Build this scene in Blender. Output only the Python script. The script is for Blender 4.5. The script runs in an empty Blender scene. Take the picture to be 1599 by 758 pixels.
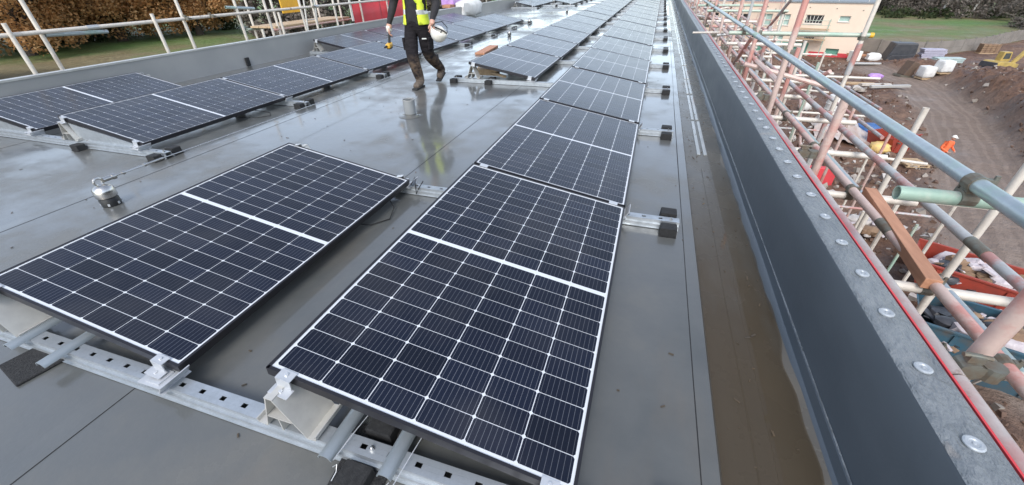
import bpy, bmesh, math, random
from mathutils import Vector, Matrix, noise, Euler

random.seed(7)
PI = math.pi
R_ = math.radians
SC = bpy.context.scene
COL = SC.collection

# ------------------------------------------------------------------ camera
CAM_POS = Vector((0.9920, -0.5334, 1.2768))
CAM_YAW, CAM_PITCH, CAM_ROLL = R_(-18.297), R_(33.833), R_(-1.084)
fw = Vector((math.sin(CAM_YAW)*math.cos(CAM_PITCH), math.cos(CAM_YAW)*math.cos(CAM_PITCH), -math.sin(CAM_PITCH)))
r0 = Vector((math.cos(CAM_YAW), -math.sin(CAM_YAW), 0))
u0 = r0.cross(fw)
rr = r0*math.cos(CAM_ROLL) + u0*math.sin(CAM_ROLL)
uu = -r0*math.sin(CAM_ROLL) + u0*math.cos(CAM_ROLL)
cd = bpy.data.cameras.new('camera')
cam = bpy.data.objects.new('camera', cd)
COL.objects.link(cam)
cam.matrix_world = Matrix(((rr.x, uu.x, -fw.x, CAM_POS.x), (rr.y, uu.y, -fw.y, CAM_POS.y), (rr.z, uu.z, -fw.z, CAM_POS.z), (0, 0, 0, 1)))
cd.sensor_width = 36.0
cd.lens = 619.69/1599*36
cd.clip_start = 0.02
cd.clip_end = 3000
SC.camera = cam

# ------------------------------------------------------------------ sky and sun (overcast)
SUN_DIR = Vector((0.06, -0.70, 0.71)).normalized()
SUN_EL = math.asin(SUN_DIR.z)
SUN_AZ = math.atan2(SUN_DIR.x, SUN_DIR.y)
wd = bpy.data.worlds.new('World'); SC.world = wd; wd.use_nodes = True
wt = wd.node_tree
bg = wt.nodes['Background']
sky = wt.nodes.new('ShaderNodeTexSky'); sky.sky_type = 'NISHITA'; sky.sun_disc = False
sky.sun_elevation = SUN_EL; sky.sun_rotation = SUN_AZ
sky.air_density = 1.0; sky.dust_density = 1.1; sky.ozone_density = 1.0
hs = wt.nodes.new('ShaderNodeHueSaturation'); hs.inputs['Saturation'].default_value = 0.62
wt.links.new(sky.outputs[0], hs.inputs['Color']); wt.links.new(hs.outputs[0], bg.inputs[0])
bg.inputs[1].default_value = 0.15
sd = bpy.data.lights.new('sun', 'SUN'); sd.energy = 1.1; sd.angle = R_(25); sd.color = (1.0, 0.97, 0.93)
sun = bpy.data.objects.new('sun', sd); COL.objects.link(sun)
sun.rotation_euler = (-SUN_DIR).to_track_quat('-Z', 'Y').to_euler()
SC.view_settings.view_transform = 'Standard'
SC.view_settings.look = 'None'
SC.view_settings.gamma = 1.0
SC.view_settings.exposure = 1.1

# ------------------------------------------------------------------ helpers
def tag(o, label=None, cat=None, group=None, kind=None):
    if label: o['label'] = label
    if cat: o['category'] = cat
    if group: o['group'] = group
    if kind: o['kind'] = kind
    return o

def empty(name, loc=(0, 0, 0), rot=(0, 0, 0)):
    o = bpy.data.objects.new(name, None); COL.objects.link(o)
    o.location = loc; o.rotation_euler = rot; o.empty_display_size = 0.1
    return o

def link(name, me, parent=None, loc=(0, 0, 0), rot=(0, 0, 0)):
    o = bpy.data.objects.new(name, me); COL.objects.link(o)
    o.location = loc; o.rotation_euler = rot
    if parent: o.parent = parent
    return o

def copy_tree(o, parent=None):
    c = o.copy(); COL.objects.link(c); c.parent = parent
    for ch in o.children: copy_tree(ch, c)
    return c

class MB:
    def __init__(s): s.v = []; s.f = []
    def add(s, vs, fs):
        n = len(s.v); s.v += [tuple(x) for x in vs]; s.f += [tuple(i+n for i in f) for f in fs]; return s
    def box(s, x0, x1, y0, y1, z0, z1):
        return s.add([(x0,y0,z0),(x1,y0,z0),(x1,y1,z0),(x0,y1,z0),(x0,y0,z1),(x1,y0,z1),(x1,y1,z1),(x0,y1,z1)],
                     [(0,3,2,1),(4,5,6,7),(0,1,5,4),(1,2,6,5),(2,3,7,6),(3,0,4,7)])
    def obox(s, c, size, rot):
        M = rot if isinstance(rot, Matrix) else Euler(rot).to_matrix()
        c = Vector(c); a, b, d = (k/2 for k in size)
        vs = [c + M @ Vector(p) for p in [(-a,-b,-d),(a,-b,-d),(a,b,-d),(-a,b,-d),(-a,-b,d),(a,-b,d),(a,b,d),(-a,b,d)]]
        return s.add(vs, [(0,3,2,1),(4,5,6,7),(0,1,5,4),(1,2,6,5),(2,3,7,6),(3,0,4,7)])
    def bar(s, p, q, w, h, up=(0, 0, 1)):
        p = Vector(p); q = Vector(q); d = (q-p); L = d.length; d.normalize()
        x = d.cross(Vector(up)).normalized(); z = x.cross(d)
        M = Matrix((x, d, z)).transposed()
        return s.obox((p+q)/2, (w, L, h), M)
    def tube(s, p, q, r, n=8, r2=None, caps=True, hollow=0):
        p = Vector(p); q = Vector(q); d = (q-p).normalized()
        a = Vector((0, 0, 1)) if abs(d.z) < .9 else Vector((1, 0, 0))
        x = d.cross(a).normalized(); y = d.cross(x)
        r2 = r if r2 is None else r2
        vs = []; fs = []
        for (c, rad) in ((p, r), (q, r2)):
            for i in range(n):
                t = 2*PI*i/n; vs.append(c + (x*math.cos(t)+y*math.sin(t))*rad)
        for i in range(n):
            j = (i+1) % n; fs.append((i, j, n+j, n+i))
        if hollow:
            for (c, rad) in ((p, r-hollow), (q, r2-hollow)):
                for i in range(n):
                    t = 2*PI*i/n; vs.append(c + (x*math.cos(t)+y*math.sin(t))*rad)
            for i in range(n):
                j = (i+1) % n
                fs.append((2*n+j, 2*n+i, 3*n+i, 3*n+j)); fs.append((j, i, 2*n+i, 2*n+j)); fs.append((n+i, n+j, 3*n+j, 3*n+i))
        elif caps:
            fs.append(tuple(range(n-1, -1, -1))); fs.append(tuple(range(n, 2*n)))
        return s.add(vs, fs)
    def path(s, pts, r, n=6, rads=None):
        pts = [Vector(p) for p in pts]; vs = []; fs = []
        for k, c in enumerate(pts):
            d = (pts[min(k+1, len(pts)-1)] - pts[max(k-1, 0)]).normalized()
            a = Vector((0, 0, 1)) if abs(d.z) < .95 else Vector((1, 0, 0))
            x = d.cross(a).normalized(); y = d.cross(x); rad = rads[k] if rads else r
            for i in range(n):
                t = 2*PI*i/n; vs.append(c + (x*math.cos(t)+y*math.sin(t))*rad)
        for k in range(len(pts)-1):
            for i in range(n):
                j = (i+1) % n; fs.append((k*n+i, k*n+j, (k+1)*n+j, (k+1)*n+i))
        fs.append(tuple(range(n-1, -1, -1))); m = (len(pts)-1)*n; fs.append(tuple(range(m, m+n)))
        return s.add(vs, fs)
    def prism(s, poly, y0, y1):
        """poly: list of (x,z), extruded along y"""
        n = len(poly)
        vs = [(x, y0, z) for x, z in poly] + [(x, y1, z) for x, z in poly]
        fs = [tuple(range(n)), tuple(range(2*n-1, n-1, -1))]
        for i in range(n):
            j = (i+1) % n; fs.append((j, i, n+i, n+j))
        return s.add(vs, fs)
    def lathe(s, c, prof, n=16):
        """prof: list of (r,z) about vertical axis at c"""
        c = Vector(c); vs = []; fs = []
        for (r, z) in prof:
            for i in range(n):
                t = 2*PI*i/n; vs.append((c.x+r*math.cos(t), c.y+r*math.sin(t), c.z+z))
        for k in range(len(prof)-1):
            for i in range(n):
                j = (i+1) % n; fs.append((k*n+i, k*n+j, (k+1)*n+j, (k+1)*n+i))
        fs.append(tuple(range(n-1, -1, -1))); m = (len(prof)-1)*n; fs.append(tuple(range(m, m+n)))
        return s.add(vs, fs)
    def mesh(s, name, mat, smooth=False):
        me = bpy.data.meshes.new(name); me.from_pydata(s.v, [], s.f)
        bm = bmesh.new(); bm.from_mesh(me); bmesh.ops.recalc_face_normals(bm, faces=bm.faces); bm.to_mesh(me); bm.free()
        if mat: me.materials.append(mat)
        if smooth:
            me.shade_smooth()
            me.set_sharp_from_angle(angle=R_(40))
        me.update(); return me
    def build(s, name, mat, parent=None, smooth=False, loc=(0, 0, 0), rot=(0, 0, 0), bevel=0):
        o = link(name, s.mesh(name, mat, smooth), parent, loc, rot)
        if bevel:
            b = o.modifiers.new('bevel', 'BEVEL'); b.width = bevel; b.segments = 2; b.limit_method = 'ANGLE'; b.angle_limit = R_(35)
        return o

# ------------------------------------------------------------------ materials
def newmat(name):
    m = bpy.data.materials.new(name); m.use_nodes = True
    nt = m.node_tree; return m, nt, nt.nodes['Principled BSDF']

def N(nt, t, **kw):
    n = nt.nodes.new(t)
    for k, v in kw.items():
        if k in n.inputs: n.inputs[k].default_value = v
        else: setattr(n, k, v)
    return n

def noise_node(nt, scale, detail=4, rough=.55, coord='Object', stretch=None):
    tc = N(nt, 'ShaderNodeTexCoord')
    src = tc.outputs[coord]
    if stretch:
        mp = N(nt, 'ShaderNodeMapping'); mp.inputs['Scale'].default_value = stretch
        nt.links.new(src, mp.inputs[0]); src = mp.outputs[0]
    n = N(nt, 'ShaderNodeTexNoise'); n.inputs['Scale'].default_value = scale
    n.inputs['Detail'].default_value = detail; n.inputs['Roughness'].default_value = rough
    nt.links.new(src, n.inputs['Vector'])
    return n

def ramp(nt, src, stops):
    r = N(nt, 'ShaderNodeValToRGB'); e = r.color_ramp.elements
    while len(e) < len(stops): e.new(0.5)
    for i, (p, c) in enumerate(stops):
        e[i].position = p; e[i].color = (c, c, c, 1) if isinstance(c, (int, float)) else (*c, 1)
    nt.links.new(src, r.inputs[0]); return r

def add_bump(nt, b, src, strength, dist=.01):
    bp = N(nt, 'ShaderNodeBump'); bp.inputs['Strength'].default_value = strength; bp.inputs['Distance'].default_value = dist
    nt.links.new(src, bp.inputs['Height']); nt.links.new(bp.outputs[0], b.inputs['Normal']); return bp

def simple(name, c1, c2=None, rough=.5, metal=0, scale=6, bump=0, bscale=60, bdist=.004, coat=0, rough2=None, lo=.35, hi=.65, coord='Object', stretch=None):
    m, nt, b = newmat(name)
    b.inputs['Roughness'].default_value = rough; b.inputs['Metallic'].default_value = metal
    c2 = c2 or tuple(x*.7 for x in c1)
    n = noise_node(nt, scale, 5, .6, coord, stretch)
    r = ramp(nt, n.outputs[0], [(lo, c1), (hi, c2)])
    nt.links.new(r.outputs[0], b.inputs['Base Color'])
    if rough2 is not None:
        q = ramp(nt, n.outputs[0], [(lo, rough), (hi, rough2)]); nt.links.new(q.outputs[0], b.inputs['Roughness'])
    if bump:
        n2 = noise_node(nt, bscale, 4, .6, coord); add_bump(nt, b, n2.outputs[0], bump, bdist)
    if coat: b.inputs['Coat Weight'].default_value = coat; b.inputs['Coat Roughness'].default_value = .08
    return m

M = {}
# wet single-ply roof membrane
def roof_mat():
    m, nt, b = newmat('wet_membrane')
    n1 = noise_node(nt, .50, 6, .62); n2 = noise_node(nt, 3.2, 6, .65); n3 = noise_node(nt, 45, 3, .6); n4 = noise_node(nt, 1.3, 5, .6, 'Object', (1, .35, 1)); n5 = noise_node(nt, 14, 6, .75)
    mx = N(nt, 'ShaderNodeMix', data_type='FLOAT'); mx.inputs[0].default_value = .30
    nt.links.new(n1.outputs[0], mx.inputs[2]); nt.links.new(n2.outputs[0], mx.inputs[3])
    wet = ramp(nt, mx.outputs[0], [(.47, 1.), (.58, .0)])
    col = ramp(nt, mx.outputs[0], [(.36, (.074, .079, .077)), (.50, (.102, .105, .100)), (.64, (.142, .138, .124))])
    st = ramp(nt, n4.outputs[0], [(.56, 0.), (.74, .55)])                # mud brought up on boots
    mc = N(nt, 'ShaderNodeMix', data_type='RGBA'); mc.inputs[7].default_value = (.150, .118, .082, 1)
    nt.links.new(st.outputs[0], mc.inputs[0]); nt.links.new(col.outputs[0], mc.inputs[6])
    sk = ramp(nt, n5.outputs[0], [(.68, 0.), (.76, .6)])
    md = N(nt, 'ShaderNodeMix', data_type='RGBA'); md.inputs[7].default_value = (.060, .052, .042, 1)
    nt.links.new(sk.outputs[0], md.inputs[0]); nt.links.new(mc.outputs[2], md.inputs[6]); nt.links.new(md.outputs[2], b.inputs['Base Color'])
    ro = ramp(nt, mx.outputs[0], [(.38, .28), (.62, .46)]); nt.links.new(ro.outputs[0], b.inputs['Roughness'])
    b.inputs['IOR'].default_value = 1.45
    fl = ramp(nt, wet.outputs[0], [(0, .30), (1, 1.)]); nt.links.new(fl.outputs[0], b.inputs['Coat Weight'])
    b.inputs['Coat IOR'].default_value = 1.45
    cq = ramp(nt, wet.outputs[0], [(0, .30), (1, .09)]); nt.links.new(cq.outputs[0], b.inputs['Coat Roughness'])
    ma = N(nt, 'ShaderNodeMath', operation='MULTIPLY_ADD'); ma.inputs[1].default_value = .10
    nt.links.new(n3.outputs[0], ma.inputs[0]); nt.links.new(n2.outputs[0], ma.inputs[2])
    add_bump(nt, b, ma.outputs[0], .48, .008)
    return m
M['roof'] = roof_mat()
M['gutter'] = simple('gutter_membrane', (.13, .125, .115), (.17, .155, .13), .12, scale=2.5, bump=.25, bscale=6, bdist=.01, rough2=.4)
M['upstand'] = simple('upstand_membrane', (.064, .080, .096), (.086, .102, .118), .36, scale=1.4, bump=.35, bscale=9, bdist=.006, rough2=.5, stretch=(1, .5, 1.5))
M['upstand_pale'] = simple('upstand_membrane_pale', (.27, .275, .27), (.32, .32, .312), .36, scale=1.2, bump=.1, bscale=90, bdist=.002)
def capping():
    m, nt, b = newmat('capping_membrane')
    n1 = noise_node(nt, 3, 4); n2 = noise_node(nt, 30, 4, .55, 'Object', (1.3, .6, 1)); n3 = noise_node(nt, 9, 3, .6)
    mus = ramp(nt, n3.outputs[0], [(.30, (.140, .157, .170)), (.70, (.190, .207, .218))])
    st = ramp(nt, n1.outputs[0], [(.66, 0.), (.76, .6)])
    mc = N(nt, 'ShaderNodeMix', data_type='RGBA'); mc.inputs[7].default_value = (.30, .20, .12, 1)
    nt.links.new(st.outputs[0], mc.inputs[0]); nt.links.new(mus.outputs[0], mc.inputs[6]); nt.links.new(mc.outputs[2], b.inputs['Base Color'])
    b.inputs['Roughness'].default_value = .38
    add_bump(nt, b, n2.outputs[0], .9, .028)
    return m
M['capping'] = capping()
M['trim'] = simple('capping_trim', (.62, .62, .60), (.5, .5, .48), .35, .6)
M['washer'] = simple('washer', (.42, .45, .47), (.32, .35, .38), .35, .2, scale=30)
M['wall'] = simple('outer_wall', (.30, .26, .22), (.24, .21, .18), .8, bump=.2)
M['frame'] = simple('anodised_black', (.018, .018, .022), (.026, .024, .028), .38, .3, scale=9)
M['alu'] = simple('aluminium', (.50, .53, .55), (.40, .43, .45), .36, .7, scale=18, rough2=.5, bump=.06, bscale=200, bdist=.001)
M['alu_dull'] = simple('aluminium_dull', (.42, .46, .48), (.34, .38, .40), .42, .7, scale=10, rough2=.55)
M['bracket'] = simple('bracket_white_alu', (.56, .55, .51), (.47, .46, .43), .45, .3, scale=14)
M['clip'] = simple('clip_bright', (.58, .59, .60), (.50, .52, .54), .3, .4, scale=14)
M['rubber'] = simple('rubber', (.010, .010, .010), (.022, .022, .022), .75, scale=60, bump=.5, bscale=160, bdist=.003)
M['rubber_crumb'] = simple('rubber_crumb', (.008, .008, .009), (.03, .03, .03), .85, scale=120, bump=1, bscale=150, bdist=.006)
M['steel'] = simple('stainless', (.62, .60, .56), (.55, .53, .50), .18, 1.0, scale=30, rough2=.32)
M['dark'] = simple('dark_plastic', (.015, .015, .016), (.02, .02, .02), .4)

def cell_mat():
    m, nt, b = newmat('silicon_cell')
    uv = N(nt, 'ShaderNodeTexCoord'); sp = N(nt, 'ShaderNodeSeparateXYZ'); nt.links.new(uv.outputs['UV'], sp.inputs[0])
    mul = N(nt, 'ShaderNodeMath', operation='MULTIPLY'); mul.inputs[1].default_value = 9
    nt.links.new(sp.outputs[0], mul.inputs[0])
    fr = N(nt, 'ShaderNodeMath', operation='FRACT'); nt.links.new(mul.outputs[0], fr.inputs[0])
    sb = N(nt, 'ShaderNodeMath', operation='SUBTRACT'); sb.inputs[1].default_value = .5; nt.links.new(fr.outputs[0], sb.inputs[0])
    ab = N(nt, 'ShaderNodeMath', operation='ABSOLUTE'); nt.links.new(sb.outputs[0], ab.inputs[0])
    lt = N(nt, 'ShaderNodeMath', operation='LESS_THAN'); lt.inputs[1].default_value = .045; nt.links.new(ab.outputs[0], lt.inputs[0])
    # per-cell tone
    oi = N(nt, 'ShaderNodeNewGeometry')
    rp = ramp(nt, oi.outputs['Random Per Island'], [(0, (.0042, .0064, .0150)), (1, (.0066, .0098, .0215))])
    mc = N(nt, 'ShaderNodeMix', data_type='RGBA'); mc.inputs[7].default_value = (.085, .09, .105, 1)
    nt.links.new(lt.outputs[0], mc.inputs[0]); nt.links.new(rp.outputs[0], mc.inputs[6]); nt.links.new(mc.outputs[2], b.inputs['Base Color'])
    ob = N(nt, 'ShaderNodeObjectInfo'); ms_ = N(nt, 'ShaderNodeMath', operation='MULTIPLY_ADD'); ms_.inputs[1].default_value = .55; ms_.inputs[2].default_value = .72
    nt.links.new(ob.outputs['Random'], ms_.inputs[0])
    mm_ = N(nt, 'ShaderNodeMix', data_type='RGBA', blend_type='MULTIPLY'); mm_.inputs[0].default_value = 1
    nt.links.new(mc.outputs[2], mm_.inputs[6]); nt.links.new(ms_.outputs[0], mm_.inputs[7])
    tw = N(nt, 'ShaderNodeNewGeometry'); nd = N(nt, 'ShaderNodeTexNoise'); nd.inputs['Scale'].default_value = 2.6; nd.inputs['Detail'].default_value = 6; nt.links.new(tw.outputs['Position'], nd.inputs['Vector'])
    du = ramp(nt, nd.outputs[0], [(.50, 0.), (.75, .10)])
    mdu = N(nt, 'ShaderNodeMix', data_type='RGBA'); mdu.inputs[7].default_value = (.16, .15, .14, 1)
    nt.links.new(du.outputs[0], mdu.inputs[0]); nt.links.new(mm_.outputs[2], mdu.inputs[6]); nt.links.new(mdu.outputs[2], b.inputs['Base Color'])
    b.inputs['Roughness'].default_value = .35
    b.inputs['Specular IOR Level'].default_value = .12
    b.inputs['Coat Weight'].default_value = .52; b.inputs['Coat IOR'].default_value = 1.40
    n = noise_node(nt, 5, 4, .6)
    cr = ramp(nt, n.outputs[0], [(.3, .13), (.7, .26)]); nt.links.new(cr.outputs[0], b.inputs['Coat Roughness'])
    return m
M['cell'] = cell_mat()
def backsheet():
    m, nt, b = newmat('white_backsheet')
    b.inputs['Base Color'].default_value = (.62, .64, .66, 1); b.inputs['Roughness'].default_value = .5
    b.inputs['Coat Weight'].default_value = .55; b.inputs['Coat IOR'].default_value = 1.38; b.inputs['Coat Roughness'].default_value = .08
    return m
M['backsheet'] = backsheet()

def tubemat(name, c1, c2, c3, amt=.55, rough=.5, metal=.3):
    m, nt, b = newmat(name)
    n1 = noise_node(nt, 2.6, 6, .7); n2 = noise_node(nt, 16, 6, .75); n3 = noise_node(nt, 5.5, 6, .7)
    a = ramp(nt, n2.outputs[0], [(.32, c1), (.68, c2)])
    k = ramp(nt, n1.outputs[0], [(amt-.05, 0.), (amt+.05, 1.)])
    mc = N(nt, 'ShaderNodeMix', data_type='RGBA'); mc.inputs[7].default_value = (*c3, 1)
    nt.links.new(k.outputs[0], mc.inputs[0]); nt.links.new(a.outputs[0], mc.inputs[6])
    ru = ramp(nt, n3.outputs[0], [(.63, 0.), (.71, .8)])
    mr = N(nt, 'ShaderNodeMix', data_type='RGBA'); mr.inputs[7].default_value = (.17, .095, .055, 1)
    nt.links.new(ru.outputs[0], mr.inputs[0]); nt.links.new(mc.outputs[2], mr.inputs[6])
    ce = ramp(nt, n3.outputs[0], [(.30, .8), (.37, 0.)])
    me_ = N(nt, 'ShaderNodeMix', data_type='RGBA'); me_.inputs[7].default_value = (.46, .44, .41, 1)
    nt.links.new(ce.outputs[0], me_.inputs[0]); nt.links.new(mr.outputs[2], me_.inputs[6]); nt.links.new(me_.outputs[2], b.inputs['Base Color'])
    b.inputs['Roughness'].default_value = rough; b.inputs['Metallic'].default_value = metal
    add_bump(nt, b, n2.outputs[0], .35, .004)
    return m
M['tube_pink'] = tubemat('tube_red_painted', (.60, .46, .40), (.52, .39, .34), (.52, .25, .21), .54, metal=.1)
M['tube_galv'] = tubemat('tube_galvanised', (.44, .49, .51), (.34, .40, .42), (.36, .46, .42), .55, rough=.38, metal=.5)
M['tube_green'] = tubemat('tube_greenish', (.46, .50, .42), (.36, .44, .36), (.30, .42, .34), .52, metal=.15)
M['tube_cream'] = tubemat('tube_cream', (.66, .61, .53), (.56, .51, .45), (.50, .44, .38), .6, metal=.1)
M['tube_mix'] = tubemat('tube_mixed', (.48, .49, .48), (.40, .40, .39), (.46, .24, .21), .52, metal=.25)
M['tube_edge'] = tubemat('tube_edge_rail', (.50, .44, .41), (.40, .35, .33), (.44, .28, .26), .52, metal=.15)
M['coupler'] = simple('coupler_steel', (.20, .21, .18), (.17, .13, .09), .6, .5, scale=25)
M['red_sheet'] = simple('red_sheet', (.62, .055, .065), (.52, .045, .055), .55, scale=1.5)
M['timber'] = simple('orange_timber', (.48, .24, .14), (.38, .18, .10), .65, scale=4, stretch=(8, 1, 8), bump=.2)
M['timber_pale'] = simple('pale_timber', (.50, .36, .22), (.38, .27, .16), .7, scale=4, stretch=(8, 1, 8), bump=.2)

# ================================================================== THE ROOF
Y0, Y1 = -5.0, 62.0
PW, PL, GAP = 1.0, 1.69, .02
PP = PL + GAP
TILT = R_(10.14)
ZL = .10
ZH = ZL + math.sin(TILT)*PW
CW = math.cos(TILT)*PW

bld = empty('flat_roof_building', (-2, 28, -8))
tag(bld, 'long building with a wet grey membrane flat roof between two low parapets', 'building')
def bpart(mb, name, mat, parent=None, **k):
    o = mb.build(name, mat, None, **k)
    o.parent = parent or bld
    o.matrix_parent_inverse = (parent or bld).matrix_basis.inverted() if parent is None or parent is bld else Matrix()
    return o
# NB: children of bld are written in world coordinates (inverse of the empty's offset)
deck = bpart(MB().box(-6.10, 1.385, Y0, Y1, -.30, -.012), 'roof_deck', M['roof'])
seams = [-5.95, -4.73, -2.70, -.68, 1.335]
for i in range(len(seams)):
    a = seams[i]; b = seams[i+1] if i+1 < len(seams) else 1.392
    w = MB()
    n = 120
    last = i+1 == len(seams)
    prof = [(a+.0, .0002), (b-.10, .0003), (b-.03, .0016), (b, .0017), (b+.001, -.001)]
    if last: prof = [(a, .0002), (b, .0002), (b+.008, -.012), (b+.010, -.032)]
    vs = []; fs = []; m_ = len(prof)
    for k in range(n+1):
        y = Y0 + (Y1-Y0)*k/n
        wob = .005*noise.noise(Vector((i*3.1, y*.9, 0)))+.016*noise.noise(Vector((i*7.7, y*.16, 2)))
        for j, (x, z) in enumerate(prof): vs.append((x + (wob if j > 1 and not last else 0), y, z))
    for k in range(n):
        for j in range(m_-1):
            p = k*m_+j; fs.append((p, p+1, p+m_+1, p+m_))
    w.add(vs, fs)
    if not last:
        sb = MB(); vs = []; fs = []
        for k in range(n+1):
            y = Y0 + (Y1-Y0)*k/n; wob = .005*noise.noise(Vector((i*3.1, y*.9, 0)))+.016*noise.noise(Vector((i*7.7, y*.16, 2)))
            vs += [(b+wob+.0006, y, .0015), (b+wob+.0042, y, .0009)]
        for k in range(n): fs.append((2*k, 2*k+1, 2*k+3, 2*k+2))
        sb.add(vs, fs).build('seam_sealant', M['rubber'], deck)
    s_ = w.build('membrane_sheet', M['roof'], deck)

# gutter: shallow channel along the parapet foot
gut = bpart(MB().box(1.384, 1.775, Y0, Y1, -.30, -.030), 'gutter_channel', M['gutter'])
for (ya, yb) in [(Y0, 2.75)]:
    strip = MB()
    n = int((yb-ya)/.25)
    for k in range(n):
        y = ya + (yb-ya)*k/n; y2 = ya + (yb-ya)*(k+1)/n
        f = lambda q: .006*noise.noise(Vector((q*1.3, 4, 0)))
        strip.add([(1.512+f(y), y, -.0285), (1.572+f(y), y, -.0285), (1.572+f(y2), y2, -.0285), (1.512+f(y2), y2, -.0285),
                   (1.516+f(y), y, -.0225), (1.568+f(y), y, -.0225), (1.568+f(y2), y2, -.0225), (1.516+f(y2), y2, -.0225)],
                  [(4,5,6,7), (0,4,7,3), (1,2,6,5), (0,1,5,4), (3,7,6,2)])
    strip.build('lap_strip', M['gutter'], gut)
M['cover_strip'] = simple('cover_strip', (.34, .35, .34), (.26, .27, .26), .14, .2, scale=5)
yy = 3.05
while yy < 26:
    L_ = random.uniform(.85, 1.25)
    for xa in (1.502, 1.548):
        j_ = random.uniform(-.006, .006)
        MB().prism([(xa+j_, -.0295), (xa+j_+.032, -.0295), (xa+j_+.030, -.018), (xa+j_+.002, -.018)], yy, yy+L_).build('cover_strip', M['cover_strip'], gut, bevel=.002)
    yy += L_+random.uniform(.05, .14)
# outer walls
for xa, xb in ((-6.12, -5.96), (1.80, 1.88)):
    bpart(MB().box(xa, xb, Y0+.05, Y1-.05, -8.2, -.31), 'outer_wall', M['wall'])
bpart(MB().box(-5.95, 1.79, Y0, Y0+.15, -8.2, -.31), 'outer_wall', M['wall'])
bpart(MB().box(-5.95, 1.79, Y1-.15, Y1, -8.2, -.31), 'outer_wall', M['wall'])

# right parapet
ZT = .385
def para(prof, ya=Y0, yb=Y1, n=90, amp=.003, seed=0):
    m = MB(); k_ = len(prof); vs = []; fs = []
    for k in range(n+1):
        y = ya+(yb-ya)*k/n
        for j, (x, z) in enumerate(prof):
            w = amp*noise.noise(Vector((x*3+seed, y*1.1, z*3)))
            vs.append((x+w, y, z+w*.6))
    for k in range(n):
        for j in range(k_-1):
            p = k*k_+j; fs.append((p, p+1, p+k_+1, p+k_))
    return m.add(vs, fs)
pr = bpart(para([(1.745, -.031), (1.747, .02), (1.750, .10), (1.756, .25), (1.759, ZT-.018), (1.763, ZT-.008)]), 'parapet_wall', M['upstand'], smooth=True)
cap = para([(1.762, ZT-.0085), (1.770, ZT-.001), (1.785, ZT), (1.83, ZT+.001), (1.868, ZT-.001), (1.876, ZT-.006), (1.879, ZT-.04), (1.879, -.6)], n=160, amp=.004, seed=9).build('capping', M['capping'], pr, smooth=True)
para([(1.700, -.0296), (1.728, -.0285), (1.741, -.020), (1.7436, .024), (1.7465, .0265)], n=300, amp=.007, seed=4).build('cove_flange', M['upstand'], pr, smooth=True)
para([(1.7445, .0265), (1.7425, .0275), (1.7425, .0300), (1.747, .031)], n=90, amp=.0015, seed=5).build('weld_bead', M['capping'], pr, smooth=True)
MB().box(1.884, 1.8895, Y0, Y1, ZT-.045, ZT-.008).build('red_edge_tape', M['red_sheet'], pr)
wm = MB().lathe((0, 0, 0), [(.020, -.002), (.0205, .002), (.017, .0045), (.011, .004), (.009, .0015), (.004, .001), (.0035, .003), (.001, .0035)], 18).mesh('fixing_washer', M['washer'], True)
y = .045
while y < 24:
    o = link('fixing_washer', wm, pr, (1.819+random.uniform(-.006, .006), y, ZT+.004), (random.uniform(-.05, .05), random.uniform(-.05, .05), random.random()*6))
    y += .208 + random.uniform(-.012, .012)

# parapet on the other side, at the row of trees
pl = bpart(para([(-5.895, -.006), (-5.90, .03), (-5.905, .2), (-5.908, ZT-.004), (-5.915, ZT)], seed=2), 'parapet_wall', M['upstand_pale'], smooth=True)
MB().prism([(-5.905, ZT-.012), (-5.900, ZT-.012), (-5.900, ZT+.010), (-5.985, ZT+.012), (-5.985, ZT-.05), (-5.978, ZT-.05), (-5.978, ZT+.004), (-5.905, ZT+.002)], Y0, Y1).build('capping_trim', M['trim'], pl)
MB().box(-5.975, -5.917, Y0, Y1, -.305, ZT-.005).build('parapet_core', M['wall'], pl)
bpart(MB().box(-5.89, 1.74, Y1-.25, Y1, -.02, ZT), 'parapet_wall', M['upstand_pale'])

# rubber pad stuck on the far parapet's inner face
tag(MB().obox((-5.882, 5.37, .08), (.03, .085, .14), (.0, .04, .12)).build('rubber_pad', M['rubber'], bevel=.008),
    'small black rubber pad leaning on the pale parapet beside solar panels', 'pad')

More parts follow.
